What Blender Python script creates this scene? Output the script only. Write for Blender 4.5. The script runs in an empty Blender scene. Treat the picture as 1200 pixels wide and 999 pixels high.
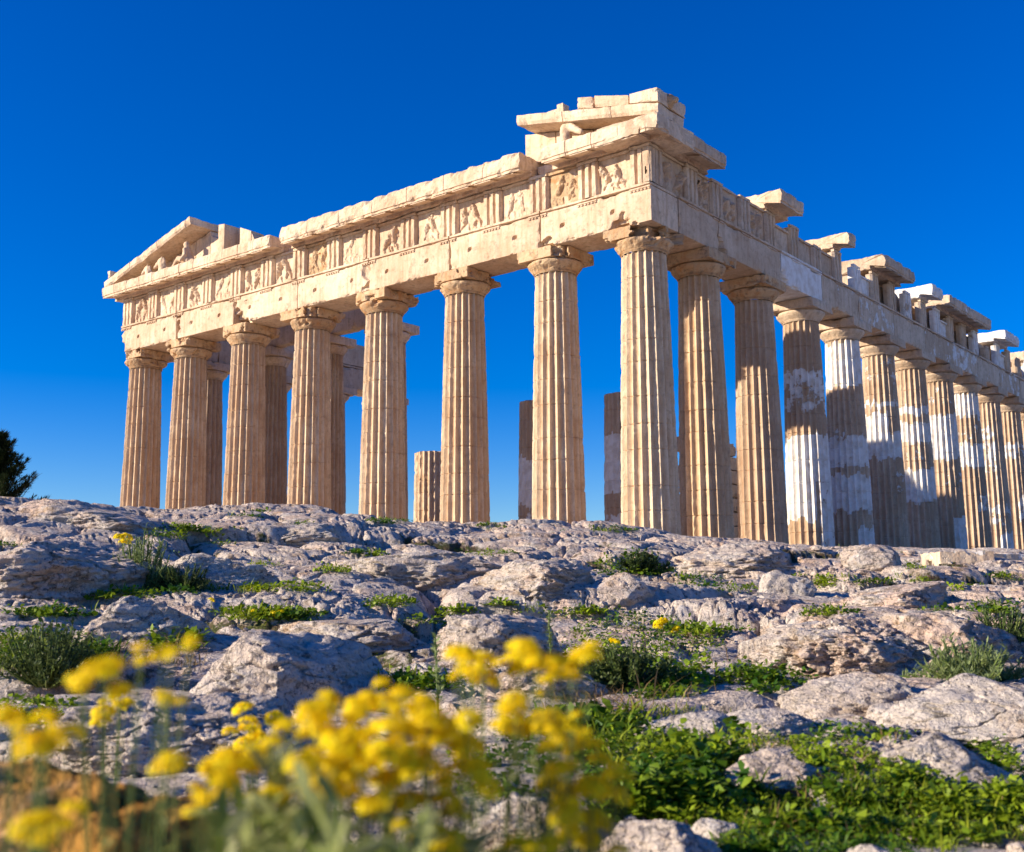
import bpy, bmesh, math, random
import numpy as np
from mathutils import Vector, Matrix
rng = np.random.default_rng(7)
random.seed(7)
R = math.radians
sc = bpy.context.scene
COL = sc.collection

# ------------------------------------------------------------------ camera
CAM = np.array([19.358, -31.305, -1.813])
YAW, PITCH, ROLL, FPX = -0.675446, 0.1541236, -0.00734931, 1322.69
FW = np.array([math.sin(YAW) * math.cos(PITCH), math.cos(YAW) * math.cos(PITCH), math.sin(PITCH)])
R0 = np.array([math.cos(YAW), -math.sin(YAW), 0.0]); U0 = np.cross(R0, FW)
RT = R0 * math.cos(ROLL) + U0 * math.sin(ROLL)
UP = -R0 * math.sin(ROLL) + U0 * math.cos(ROLL)
cam = bpy.data.cameras.new('camera'); camo = bpy.data.objects.new('camera', cam); COL.objects.link(camo)
M = Matrix(((RT[0], UP[0], -FW[0], CAM[0]), (RT[1], UP[1], -FW[1], CAM[1]), (RT[2], UP[2], -FW[2], CAM[2]), (0, 0, 0, 1)))
camo.matrix_world = M
cam.sensor_width = 36; cam.lens = FPX / 1200 * 36
cam.clip_start = 0.05; cam.clip_end = 3000
cam.dof.use_dof = True; cam.dof.focus_distance = 16.0; cam.dof.aperture_fstop = 5.0
sc.camera = camo

# ------------------------------------------------------------------ sky, sun, exposure
SUN_EL = R(18.3)
SUN_DIR = Vector((-math.sin(R(40)) * math.cos(SUN_EL), -math.cos(R(40)) * math.cos(SUN_EL), math.sin(SUN_EL)))
world = bpy.data.worlds.new("World"); sc.world = world; world.use_nodes = True
nt = world.node_tree; nt.nodes.clear()
wo = nt.nodes.new('ShaderNodeOutputWorld'); bg = nt.nodes.new('ShaderNodeBackground')
sky = nt.nodes.new('ShaderNodeTexSky'); sky.sky_type = 'NISHITA'; sky.sun_disc = False
sky.sun_elevation = SUN_EL
sky.sun_rotation = math.atan2(SUN_DIR.x, SUN_DIR.y)
sky.altitude = 0; sky.air_density = 1.0; sky.dust_density = 0.0; sky.ozone_density = 6.0
hs = nt.nodes.new('ShaderNodeHueSaturation'); hs.inputs['Saturation'].default_value = 1.33; hs.inputs['Hue'].default_value = 0.52
nt.links.new(sky.outputs[0], hs.inputs['Color']); nt.links.new(hs.outputs[0], bg.inputs[0])
bg.inputs[1].default_value = 0.098
nt.links.new(bg.outputs[0], wo.inputs[0])
sun = bpy.data.lights.new('sun', 'SUN'); suno = bpy.data.objects.new('sun', sun); COL.objects.link(suno)
sun.energy = 5.0; sun.angle = R(0.5); sun.color = (1.0, 0.87, 0.69)
suno.rotation_euler = (-SUN_DIR).to_track_quat('-Z', 'Y').to_euler()
suno.location = (-60, -60, 60)
sc.view_settings.view_transform = 'Standard'; sc.view_settings.look = 'None'
sc.view_settings.gamma = 1; sc.view_settings.exposure = 0.85
sc.view_settings.use_curve_mapping = False

# ------------------------------------------------------------------ noise
_p = np.random.default_rng(3).permutation(256); PERM = np.concatenate([_p, _p, _p])
_g = np.random.default_rng(4).normal(size=(256, 3)); GRAD = (_g / np.linalg.norm(_g, axis=1)[:, None]).astype(np.float32)
def pn(x, y, z=0.0):
    x, y, z = np.broadcast_arrays(np.asarray(x, float), np.asarray(y, float), np.asarray(z, float))
    xi = np.floor(x).astype(int); yi = np.floor(y).astype(int); zi = np.floor(z).astype(int)
    fx = x - xi; fy = y - yi; fz = z - zi
    u = fx*fx*fx*(fx*(fx*6-15)+10); v = fy*fy*fy*(fy*(fy*6-15)+10); w = fz*fz*fz*(fz*(fz*6-15)+10)
    xi &= 255; yi &= 255; zi &= 255
    def g(a, b, c):
        h = PERM[PERM[PERM[(xi+a) & 255] + ((yi+b) & 255)] + ((zi+c) & 255)]
        G = GRAD[h]
        return G[..., 0]*(fx-a) + G[..., 1]*(fy-b) + G[..., 2]*(fz-c)
    x00 = g(0,0,0)*(1-u)+g(1,0,0)*u; x10 = g(0,1,0)*(1-u)+g(1,1,0)*u
    x01 = g(0,0,1)*(1-u)+g(1,0,1)*u; x11 = g(0,1,1)*(1-u)+g(1,1,1)*u
    return 1.6*((x00*(1-v)+x10*v)*(1-w) + (x01*(1-v)+x11*v)*w)
def fbm(x, y, z=0.0, o=4, lac=2.03, gain=.5):
    a = 1.; s = 0; t = 0
    for i in range(o):
        s = s + a*pn(x, y, np.asarray(z)+i*7.3); t += a
        x = x*lac; y = y*lac; z = np.asarray(z)*lac; a *= gain
    return s/t
def ridged(x, y, z=0.0, o=4):
    a = 1.; s = 0; t = 0
    for i in range(o):
        s = s + a*(1-2*np.abs(pn(x, y, np.asarray(z)+i*3.7))); t += a
        x = x*2.1; y = y*2.1; z = np.asarray(z)*2.1; a *= .5
    return s/t
def voro(x, y, seed=0):
    xi = np.floor(x).astype(int); yi = np.floor(y).astype(int)
    f1 = np.full(x.shape, 9.); f2 = np.full(x.shape, 9.); idh = np.zeros(x.shape)
    for a in (-1, 0, 1):
        for b in (-1, 0, 1):
            h = PERM[PERM[(xi+a+seed) & 255] + ((yi+b) & 255)]
            h2 = PERM[h + 37]
            d = np.hypot(xi+a+.1+.8*h/255-x, yi+b+.1+.8*h2/255-y)
            m = d < f1
            f2 = np.where(m, f1, np.minimum(f2, d)); idh = np.where(m, PERM[h2+11]/255., idh); f1 = np.where(m, d, f1)
    return f1, f2, idh
def sst(a, b, x):
    t = np.clip((x-a)/(b-a), 0, 1); return t*t*(3-2*t)

# ------------------------------------------------------------------ object helpers
def tag(o, label=None, cat=None, group=None, kind=None):
    if label: o['label'] = label
    if cat: o['category'] = cat
    if group: o['group'] = group
    if kind: o['kind'] = kind
    return o
def empty(name, loc, label, cat, group=None, rz=0):
    o = bpy.data.objects.new(name, None); COL.objects.link(o); o.location = [float(a) for a in loc]; o.rotation_euler[2] = rz
    o.empty_display_size = .2
    return tag(o, label, cat, group)
class MB:
    """collects vertex and face arrays; build() links them as one mesh object"""
    def __init__(s): s.V = []; s.L = []; s.T = []; s.n = 0; s.A = {}
    def add(s, V, F, **attrs):
        V = np.asarray(V, float)
        s.V.append(V)
        if isinstance(F, np.ndarray):
            s.L.append((F+s.n).ravel()); s.T.append(np.full(len(F), F.shape[1]))
        else:
            for f in F: s.L.append(np.array(f)+s.n); s.T.append(np.array([len(f)]))
        for k, v in attrs.items():
            s.A.setdefault(k, []).append((s.n, np.broadcast_to(v, (len(V),))))
        s.n += len(V)
        return s
    def build(s, name, mat, parent=None, smooth=False, loc=None):
        me = bpy.data.meshes.new(name)
        V = np.concatenate(s.V); L = np.concatenate(s.L); T = np.concatenate(s.T)
        if loc is not None: V = V - np.asarray(loc, float)
        me.vertices.add(len(V)); me.vertices.foreach_set('co', V.astype(np.float32).ravel())
        me.loops.add(len(L)); me.loops.foreach_set('vertex_index', L.astype(np.int32))
        me.polygons.add(len(T)); st = np.concatenate([[0], np.cumsum(T)[:-1]])
        me.polygons.foreach_set('loop_start', st.astype(np.int32)); me.polygons.foreach_set('loop_total', T.astype(np.int32))
        me.polygons.foreach_set('use_smooth', np.full(len(T), smooth, dtype=bool))
        for k, lst in s.A.items():
            a = np.zeros(len(V), np.float32)
            for n0, v in lst: a[n0:n0+len(v)] = v
            at = me.attributes.new(k, 'FLOAT', 'POINT'); at.data.foreach_set('value', a)
        me.update(calc_edges=True); me.validate()
        for m in (mat if isinstance(mat, (list, tuple)) else [mat]): me.materials.append(m)
        o = bpy.data.objects.new(name, me); COL.objects.link(o)
        if parent is not None: o.parent = parent
        if loc is not None: o.location = [float(a) for a in loc]
        return o
def grid_faces(nu, nv, wrap_u=False):
    """vertex index = j*nu+i"""
    i = np.arange(nu if wrap_u else nu-1); j = np.arange(nv-1)
    I, J = np.meshgrid(i, j); I = I.ravel(); J = J.ravel(); I2 = (I+1) % nu
    return np.stack([J*nu+I, J*nu+I2, (J+1)*nu+I2, (J+1)*nu+I], 1)

# frames: (t along, o outward, z) -> world
FAC = lambda P: np.stack([P[:, 0], -P[:, 1], P[:, 2]], 1)
FLK = lambda P: np.stack([P[:, 1], P[:, 0], P[:, 2]], 1)
SFL = lambda P: np.stack([-28.84-P[:, 1], P[:, 0], P[:, 2]], 1)
IDN = lambda P: P

def weather(V, lo, hi, chip, rough, bevel=.012, freq=2.4, seed=0.):
    """wear a block: edges chipped by noise that depends on position only, so faces stay joined"""
    lo = np.array(lo, float); hi = np.array(hi, float); c = (lo+hi)/2
    da = np.minimum(V-lo, hi-V); sg = np.sign(c-V)
    n = fbm(V[:, 0]*freq+seed, V[:, 1]*freq+3.1, V[:, 2]*freq+seed*.7, 3)
    n2 = pn(V[:, 0]*.9+seed, V[:, 1]*.9, V[:, 2]*.9+9.)
    amt = chip*np.clip(n*1.8+n2*1.2-.25, 0, 1.2)
    w = chip*1.1+.03
    E = np.exp(-np.clip(da, 0, None)/w)
    tot = E.sum(1, keepdims=True)-E.max(1, keepdims=True)      # nearness to a second face = to an edge
    D = sg*E*np.clip(tot, 0, 1)*(amt[:, None]+bevel*1.4)
    E0 = np.exp(-np.clip(da, 0, None)/.01)
    r = fbm(V[:, 0]*5+seed, V[:, 1]*5, V[:, 2]*5, 3)
    D += sg*E0*np.clip(r+.3, 0, 2)[:, None]*rough
    return V+D
def box(mb, lo, hi, res=.12, chip=.05, rough=.008, fr=IDN, seed=0., new=0., fn=None, bevel=.012, maxn=400):
    lo = np.array(lo, float); hi = np.array(hi, float)
    n = [int(max(1, min(maxn, round((hi[a]-lo[a])/res)))) for a in range(3)]
    for a in range(3):
        b, c = (a+1) % 3, (a+2) % 3
        ub = np.linspace(lo[b], hi[b], n[b]+1); uc = np.linspace(lo[c], hi[c], n[c]+1)
        B, C = np.meshgrid(ub, uc)
        for side in (0, 1):
            V = np.zeros((B.size, 3)); V[:, b] = B.ravel(); V[:, c] = C.ravel(); V[:, a] = (lo, hi)[side][a]
            F = grid_faces(n[b]+1, n[c]+1)
            if side == 0: F = F[:, ::-1]
            W = weather(V, lo, hi, chip, rough, bevel, seed=seed) if (chip or rough) else V
            if fn is not None: W = fn(W, V)
            mb.add(fr(W), F, newm=new)
def prism(mb, prof, t0, t1, step=.15, chip=.04, rough=.01, fr=IDN, seed=0., new=0., joints=1.07, shear=None, fn=None, pres=.12, caps=True):
    """extrude a profile [(o, z)...] along t, with block joints and wear"""
    P = []
    m = len(prof); corner = []
    for i in range(m):
        a = np.array(prof[i], float); b = np.array(prof[(i+1) % m], float)
        k = max(1, int(round(np.linalg.norm(b-a)/pres)))
        for j in range(k): P.append(a+(b-a)*j/k); corner.append(min(j, k-j)*np.linalg.norm(b-a)/k)
    P = np.array(P); corner = np.array(corner); cen = P.mean(0)
    nt_ = max(1, int(round((t1-t0)/step))); ts = np.linspace(t0, t1, nt_+1)
    jn = []
    if joints:
        jn = np.arange(t0+joints, t1-.3, joints)
        ts = np.unique(np.concatenate([ts[np.min(np.abs(ts[:, None]-jn[None, :]), axis=1) > .05] if len(jn) else ts, jn, jn-.02, jn+.02]))
    N = len(P); T = np.repeat(ts, N); Q = np.tile(P, (len(ts), 1)); cc = np.tile(corner, len(ts))
    d = cen-Q; dn = d/np.linalg.norm(d, axis=1)[:, None]
    n = fbm(T*1.7+seed, Q[:, 0]*2+3, Q[:, 1]*2+seed, 3); n2 = fbm(T*5+seed, Q[:, 0]*5, Q[:, 1]*5+seed, 2)
    amt = chip*np.clip(n*2+.1, 0, 1.5)*(.35+np.exp(-cc/.08))+rough*np.clip(n2+.4, 0, 2)
    if len(jn):
        isj = np.min(np.abs(T[:, None]-jn[None, :]), axis=1) < 1e-4
        amt = amt+np.where(isj, .03, 0)
        bn = np.floor((T-t0)/joints); amt = amt+.018*(PERM[(bn.astype(int)+int(seed*13)) & 255]/255.)
    ed = np.minimum(T-t0, t1-T); amt = amt+chip*.6*np.exp(-ed/.1)*np.clip(n2+.6, 0, 2)
    Q = Q+dn*amt[:, None]
    V = np.stack([T, Q[:, 0], Q[:, 1]], 1)
    if caps:
        V[:N, 0] += chip*np.clip(n[:N]+.5, 0, 2); V[-N:, 0] -= chip*np.clip(n[-N:]+.5, 0, 2)
    if shear: V[:, 2] += shear(V[:, 0])
    if fn is not None: V = fn(V)
    F = grid_faces(N, len(ts), True)
    mb.add(fr(V), F, newm=new)
    if caps:
        c0 = V[:N]; c1 = V[-N:]
        mb.add(fr(np.vstack([c0, c0.mean(0)[None]])), np.stack([np.arange(N), (np.arange(N)+1) % N, np.full(N, N)], 1)[:, ::-1], newm=new)
        mb.add(fr(np.vstack([c1, c1.mean(0)[None]])), np.stack([np.arange(N), (np.arange(N)+1) % N, np.full(N, N)], 1), newm=new)
def tube(mb, pts, rad, n=6, **at):
    pts = np.asarray(pts, float); m = len(pts); rad = np.broadcast_to(rad, (m,))
    d = np.gradient(pts, axis=0); d /= np.linalg.norm(d, axis=1)[:, None]+1e-9
    ref = np.array([.31, .17, .93]); a = np.cross(d, ref); a /= np.linalg.norm(a, axis=1)[:, None]+1e-9; b = np.cross(d, a)
    th = np.arange(n)/n*2*np.pi
    V = pts[:, None, :]+rad[:, None, None]*(a[:, None, :]*np.cos(th)[None, :, None]+b[:, None, :]*np.sin(th)[None, :, None])
    mb.add(V.reshape(-1, 3), grid_faces(n, m, True), **at)

# ------------------------------------------------------------------ materials
def mat(name):
    m = bpy.data.materials.new(name); m.use_nodes = True; nt = m.node_tree; nt.nodes.clear()
    o = nt.nodes.new('ShaderNodeOutputMaterial'); b = nt.nodes.new('ShaderNodeBsdfPrincipled')
    nt.links.new(b.outputs[0], o.inputs[0]); b.inputs['Roughness'].default_value = .85
    b.inputs['Specular IOR Level'].default_value = .25
    return m, nt, b
class NG:
    def __init__(s, nt): s.nt = nt
    def n(s, t, **k):
        x = s.nt.nodes.new(t)
        for a, b in k.items(): setattr(x, a, b)
        return x
    def set(s, sock, v):
        if isinstance(v, bpy.types.NodeSocket): s.nt.links.new(v, sock)
        else: sock.default_value = v
    def noise(s, vec, scale, detail=6, rough=.55, dist=0):
        x = s.n('ShaderNodeTexNoise'); s.set(x.inputs['Vector'], vec); x.inputs['Scale'].default_value = scale
        x.inputs['Detail'].default_value = detail; x.inputs['Roughness'].default_value = rough; x.inputs['Distortion'].default_value = dist
        return x.outputs[0]
    def voro(s, vec, scale, feature='F1', rnd=1):
        x = s.n('ShaderNodeTexVoronoi', feature=feature); s.set(x.inputs['Vector'], vec); x.inputs['Scale'].default_value = scale
        x.inputs['Randomness'].default_value = rnd
        return x.outputs[0]
    def ramp(s, f, pts):
        x = s.n('ShaderNodeValToRGB'); s.set(x.inputs[0], f); e = x.color_ramp.elements
        while len(e) < len(pts): e.new(.5)
        for i, (p, c) in enumerate(pts):
            e[i].position = p; e[i].color = (c, c, c, 1) if not isinstance(c, tuple) else (*c, 1)
        return x.outputs[0]
    def mix(s, f, a, b, t='MIX'):
        x = s.n('ShaderNodeMix', data_type='RGBA', blend_type=t)
        s.set(x.inputs[0], f)
        for q, v in ((x.inputs[6], a), (x.inputs[7], b)):
            if isinstance(v, tuple): v = (*v, 1)
            s.set(q, v)
        return x.outputs[2]
    def math(s, op, a, b=0., c=0., clamp=False):
        x = s.n('ShaderNodeMath', operation=op, use_clamp=clamp); s.set(x.inputs[0], a); s.set(x.inputs[1], b)
        if op in ('MULTIPLY_ADD', 'SMOOTH_MIN', 'SMOOTH_MAX'): s.set(x.inputs[2], c)
        return x.outputs[0]
    def attr(s, name):
        x = s.n('ShaderNodeAttribute'); x.attribute_name = name; return x.outputs['Fac']
    def bump(s, h, strength, dist, nrm=None):
        x = s.n('ShaderNodeBump'); s.set(x.inputs['Height'], h); x.inputs['Strength'].default_value = strength; x.inputs['Distance'].default_value = dist
        if nrm is not None: s.nt.links.new(nrm, x.inputs['Normal'])
        return x.outputs[0]
    def mapv(s, vec, scale):
        x = s.n('ShaderNodeMapping'); s.set(x.inputs['Vector'], vec); x.inputs['Scale'].default_value = scale; return x.outputs[0]

def marble(name, A=(.60, .43, .29), B=(.74, .585, .42), C=(.42, .24, .12), grime=(.12, .085, .055), grime_amt=.5, orange=.35):
    m, nt, b = mat(name); g = NG(nt)
    geo = g.n('ShaderNodeNewGeometry'); P = geo.outputs['Position']
    rnd = g.n('ShaderNodeObjectInfo').outputs['Random']
    n1 = g.math('ADD', g.noise(P, .8, 5, .6), g.math('MULTIPLY', g.math('SUBTRACT', rnd, .5), .22)); n2 = g.noise(P, 5, 6, .65); n3 = g.noise(P, 24, 4, .6)
    st = g.noise(g.mapv(P, (5, 5, .5)), 1.3, 5, .65)                 # weather streaks running down
    c = g.mix(g.ramp(n1, [(.38, 0.), (.62, 1.)]), A, B)
    c = g.mix(g.math('MULTIPLY', g.ramp(g.noise(P, 1.7, 6, .7, .6), [(.50, 0.), (.68, 1.)]), orange), c, C)
    c = g.mix(g.math('MULTIPLY', g.ramp(st, [(.48, 0.), (.66, 1.)]), .42), c, C)
    c = g.mix(g.math('MULTIPLY', g.ramp(n2, [(.53, 0.), (.72, 1.)]), grime_amt), c, grime)
    sk = g.noise(g.mapv(P, (2.2, 2.2, .35)), 1.0, 6, .7)
    c = g.mix(g.math('MULTIPLY', g.ramp(sk, [(.58, 0.), (.70, 1.)]), .38), c, (.20, .165, .14))     # grey-black crust
    c = g.mix(g.math('MULTIPLY', g.ramp(n3, [(.55, 0.), (.75, 1.)]), .35), c, (.24, .17, .11))
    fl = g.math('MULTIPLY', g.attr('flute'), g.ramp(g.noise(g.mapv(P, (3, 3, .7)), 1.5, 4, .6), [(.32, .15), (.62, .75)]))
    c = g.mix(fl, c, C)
    nm = g.math('ADD', g.attr('newm'), g.math('MULTIPLY', g.math('SUBTRACT', g.noise(P, 1.9, 6, .68), .5), 1.9))
    nmask = g.ramp(nm, [(.57, 0.), (.63, .95)])
    w = g.mix(g.ramp(g.noise(P, 3, 5, .6), [(.4, 0.), (.65, 1.)]), (.78, .76, .73), (.62, .56, .49))
    c = g.mix(nmask, c, w)
    g.set(b.inputs['Base Color'], c)
    h = g.math('ADD', g.math('MULTIPLY', n3, .5), g.math('MULTIPLY', n2, 1.))
    pit = g.ramp(g.voro(P, 13), [(.0, 0.), (.22, 1.)])
    h = g.math('ADD', h, g.math('MULTIPLY', pit, .35))
    h = g.math('MULTIPLY', h, g.math('SUBTRACT', 1., g.math('MULTIPLY', nmask, .75)))
    nt.links.new(g.bump(h, .8, .035), b.inputs['Normal'])
    return m
M_MAR = marble('weathered_marble')
M_SHAFT = marble('fluted_marble', A=(.62, .46, .30), B=(.74, .60, .42), grime_amt=.45, orange=.35)
M_CAP = marble('stained_marble', A=(.46, .31, .18), B=(.60, .43, .26), C=(.46, .22, .08), grime_amt=.9, orange=.8)
M_FLANK = marble('brown_marble', A=(.52, .385, .265), B=(.66, .52, .38), C=(.38, .235, .14), grime_amt=.4, orange=.4)

def rockmat(name, base=(.65, .54, .445), pink=(.68, .50, .39), dark=(.13, .115, .11), lichen=0.0):
    m, nt, b = mat(name); g = NG(nt)
    P = g.n('ShaderNodeNewGeometry').outputs['Position']
    n1 = g.noise(P, .55, 5, .6); n2 = g.noise(P, 3.2, 6, .62, .3); n3 = g.noise(P, 17, 6, .68); n4 = g.noise(P, 70, 3, .6)
    c = g.mix(g.ramp(n1, [(.42, 0.), (.60, 1.)]), base, pink)
    c = g.mix(g.ramp(n2, [(.46, 0.), (.60, .85)]), c, (.66, .585, .51))
    c = g.mix(g.ramp(g.noise(P, 1.3, 6, .7), [(.56, 0.), (.69, .5)]), c, (.42, .38, .35))       # greyer crust
    c = g.mix(g.ramp(n3, [(.555, 0.), (.64, .88)]), c, dark)
    pv = g.n('ShaderNodeVectorMath', operation='ADD'); g.set(pv.inputs[0], P); nv = g.n('ShaderNodeTexNoise'); g.set(nv.inputs['Vector'], P); nv.inputs['Scale'].default_value = 6; g.set(pv.inputs[1], nv.outputs['Color'])
    vein = g.math('ABSOLUTE', g.math('SUBTRACT', g.noise(g.mapv(P, (1, 1, 2.2)), 2.7, 7, .62, .6), .5))
    crk = g.math('MULTIPLY', g.ramp(vein, [(.0, 1.), (.011, 0.)]), g.ramp(n1, [(.42, .15), (.58, .8)]))
    c = g.mix(g.math('MULTIPLY', crk, .75), c, dark)
    vd = g.voro(pv.outputs[0], 19)
    pits = g.math('MULTIPLY', g.ramp(vd, [(.0, 1.), (.24, 0.)]), g.ramp(n2, [(.40, 1.), (.55, .25)]))
    c = g.mix(g.math('MULTIPLY', pits, .85), c, dark)
    vd2 = g.voro(P, 52); c = g.mix(g.math('MULTIPLY', g.ramp(vd2, [(.0, 1.), (.27, 0.)]), .55), c, dark)
    c = g.mix(g.ramp(g.noise(P, 6.3, 4, .7), [(.59, 0.), (.68, .7)]), c, (.72, .67, .61))
    c = g.mix(g.ramp(g.noise(P, 2.1, 6, .72), [(.55, 0.), (.65, .6)]), c, (.44, .27, .13))       # rusty lichen
    if lichen: c = g.mix(g.ramp(g.noise(P, 3.5, 5, .6), [(.36, 0.), (.48, lichen)]), c, (.60, .27, .03))
    soil = g.math('ADD', g.attr('soil'), g.math('MULTIPLY', g.math('SUBTRACT', n3, .5), .6))
    sm = g.ramp(soil, [(.45, 0.), (.62, 1.)])
    sc_ = g.mix(g.ramp(g.noise(P, 8, 4, .6), [(.4, 0.), (.6, 1.)]), (.13, .085, .05), (.085, .10, .025))
    c = g.mix(sm, c, sc_)
    g.set(b.inputs['Base Color'], c); b.inputs['Roughness'].default_value = .92
    h = g.math('ADD', g.math('MULTIPLY', n3, 1.0), g.math('MULTIPLY', n4, .25))
    h = g.math('ADD', h, g.math('MULTIPLY', g.math('SUBTRACT', 1., g.math('MAXIMUM', pits, crk)), .6))
    h2 = g.math('ADD', n2, g.math('MULTIPLY', g.noise(P, 7.5, 5, .7, .8), .6))
    b1 = g.bump(h2, .75, .13); nt.links.new(g.bump(h, .9, .05, b1), b.inputs['Normal'])
    return m
M_ROCK = rockmat('limestone')
M_BOULD = rockmat('grey_limestone', base=(.62, .54, .465), pink=(.65, .52, .42))
M_LICH = rockmat('lichen_limestone', lichen=.95)

def leafmat(name, a, b2, tr=.35, rough=.55):
    m, nt, b = mat(name); g = NG(nt)
    oi = g.attr('tint'); c = g.mix(oi, a, b2)
    g.set(b.inputs['Base Color'], c); b.inputs['Roughness'].default_value = rough
    t = nt.nodes.new('ShaderNodeBsdfTranslucent'); g.set(t.inputs['Color'], c)
    mx = nt.nodes.new('ShaderNodeMixShader'); mx.inputs[0].default_value = tr
    nt.links.new(b.outputs[0], mx.inputs[1]); nt.links.new(t.outputs[0], mx.inputs[2])
    nt.links.new(mx.outputs[0], nt.nodes['Material Output'].inputs[0])
    return m
M_GRASS = leafmat('grass', (.07, .14, .008), (.32, .36, .02))
M_CLOVER = leafmat('ground_leaf', (.045, .12, .006), (.27, .36, .015))
M_SHRUB = leafmat('shrub_leaf', (.03, .055, .015), (.13, .17, .05))
M_GREYLEAF = leafmat('grey_leaf', (.13, .19, .06), (.36, .42, .18))
M_NEARLEAF = leafmat('near_leaf', (.22, .28, .05), (.55, .56, .25), .45)
M_DRY = leafmat('dry_grass', (.20, .12, .04), (.34, .24, .10))
M_PETAL = leafmat('yellow_petal', (.93, .66, .002), (.98, .88, .012), .45, .6)
M_NEEDLE = leafmat('conifer', (.010, .022, .008), (.035, .055, .015), .2)
M_STEM = leafmat('stem', (.10, .16, .03), (.18, .22, .06), .1)
mb_, nt_b, b_b = mat('bark'); b_b.inputs['Base Color'].default_value = (.10, .065, .04, 1); M_BARK = mb_

# ================================================================== TERRAIN
# crest of the rock outcrop as seen from the path: tan azimuth -> tan elevation, distance
_u = np.array([-400, 0, 60, 140, 200, 300, 400, 480, 560, 620, 700, 800, 880, 960, 1060, 1200, 1500])
_v = np.array([575, 590, 594, 601, 603, 600, 604, 611, 614, 611, 615, 628, 634, 642, 643, 646, 655])
_d = np.array([18, 18, 18.5, 19, 20, 20, 20.5, 21, 22, 22, 23, 24, 25, 26, 27, 28, 30.])
_ray = FW[None]+RT[None]*((_u-600)/FPX)[:, None]+UP[None]*((499.5-_v)/FPX)[:, None]
F2 = np.array([math.sin(YAW), math.cos(YAW)]); R2 = np.array([math.cos(YAW), -math.sin(YAW)])
_az = np.arctan2(_ray[:, 0]*R2[0]+_ray[:, 1]*R2[1], _ray[:, 0]*F2[0]+_ray[:, 1]*F2[1])
_te = _ray[:, 2]/np.hypot(_ray[:, 0], _ray[:, 1])
def H(x, y, detail=True):
    dx = x-CAM[0]; dy = y-CAM[1]
    d = np.hypot(dx, dy)+1e-6; az = np.arctan2(dx*R2[0]+dy*R2[1], dx*F2[0]+dy*F2[1])
    azc = np.clip(az, _az[0], _az[-1]); back = sst(.7, 1.6, np.abs(az))
    Dc = np.interp(azc, _az, _d); hc = Dc*np.interp(azc, _az, _te)-.05
    hc = hc*(1-back)+(-.5)*back
    near = -.62+.03*np.sin(d*.9)
    near = np.where(d > 4, -.62+(d-4)*.03, near)
    p = np.clip((d-7.5)/(Dc-7.5), 0, 1)
    h = np.where(d < 7.5, near, -.515+(hc+.515)*p**1.28)
    # behind the crest the plateau falls gently to the foot of the temple steps
    q = sst(0, 1, (d-Dc)/7.0)
    h = np.where(d > Dc, hc*(1-q)+(.08)*q, h)
    far = np.clip(d-130, 0, None); h = h-far*.03-sst(150, 500, d)*8
    if not detail: return h+CAM[2], None
    wx = x+.35*pn(x*.7, y*.7, 1.)+.12*pn(x*2.3, y*2.3, 5.); wy = y+.35*pn(x*.7, y*.7, 11.)+.12*pn(x*2.3, y*2.3, 15.)
    # tilted slabs: strata running across the slope
    sx = (wx*R2[0]+wy*R2[1]); sy = (wx*F2[0]+wy*F2[1])
    f1, f2, ic = voro(sx*.36+7, sy*.62+3)
    e1 = f2-f1
    dome = np.clip(1-f1*f1*1.5, -.2, 1)
    cw = .4+.9*sst(-.3, .4, pn(x*.6, y*.6, 61.))
    lum = .24*(ic-.35)+.14*dome-.16*cw*(1-sst(0, .18, e1))
    g1, g2, ig = voro(sx*1.3+31, sy*1.7+9, 5); e2 = g2-g1
    cw2 = sst(-.25, .45, pn(x*1.1, y*1.1, 71.))
    lum2 = .06*(ig-.4)+.04*(1-g1*g1)-.055*cw2*(1-sst(0, .18, e2))
    k1, k2, ik = voro(sx*4.1+3, sy*5.1+19, 9); e3 = k2-k1
    ruf = sst(-.1, .35, fbm(x*.45, y*.45, 21., 3))
    lum3 = (.022*(ik-.4)-.014*(1-sst(0, .22, e3))*sst(-.1, .4, pn(x*1.7, y*1.7, 44.)))*(.2+1.1*ruf)
    fine = .05*fbm(x*1.1, y*1.1, 2., 3)+(.022+.045*ruf)*fbm(x*4, y*4, 4., 6, gain=.62)+.020*ridged(x*3.1, y*3.1, 8., 4)*(.3+ruf)+.010*(.2+ruf)*fbm(x*16, y*16, 14., 3, gain=.7)
    amp = np.where(d < 3, .55, 1.)*np.interp(d, [0, 1.5, 4, 8, 16, 24, 32, 40, 60], [.25, .3, .6, 1, 1.15, .9, .6, .35, .3])
    crest = np.exp(-((d-Dc)/3.5)**2)
    lump = (lum*(1-.35*crest)+lum2)*amp+(lum3+fine)*np.clip(amp*1.1, .4, 1.1)*np.interp(d, [0, 5, 12, 20], [.95, .95, .72, .6])
    ck = np.abs(pn(sx*.9+.5*pn(x*2.2, y*2.2, 90.), sy*2.0, 80.)); ck2 = np.abs(pn(sx*2.6, sy*4.2+.3*pn(x*5, y*5, 93.), 85.))
    lump = lump-(.075*np.exp(-(ck/.035)**2)+.035*np.exp(-(ck2/.05)**2)*(.3+ruf))*np.clip(amp, .3, 1)
    lowness = np.clip((1-sst(.02, .30, e1))*.65+(1-sst(.0, .22, e2))*.35, 0, 1)
    veg = fbm(x*.33+5, y*.33, 31., 3)
    soil = lowness*.75+veg*.75-.12
    soil = np.where(d > 32, .35+.3*veg, soil)
    # nothing may rise through the temple floor
    inside = sst(3.5, .5, np.maximum(np.maximum(-31.6-x, x-2.2), np.maximum(-2.7-y, y-64)))
    z = h+lump+CAM[2]
    z = np.where(inside > 0, np.minimum(z, -1.62*inside+z*(1-inside)), z)
    return z, soil
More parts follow.
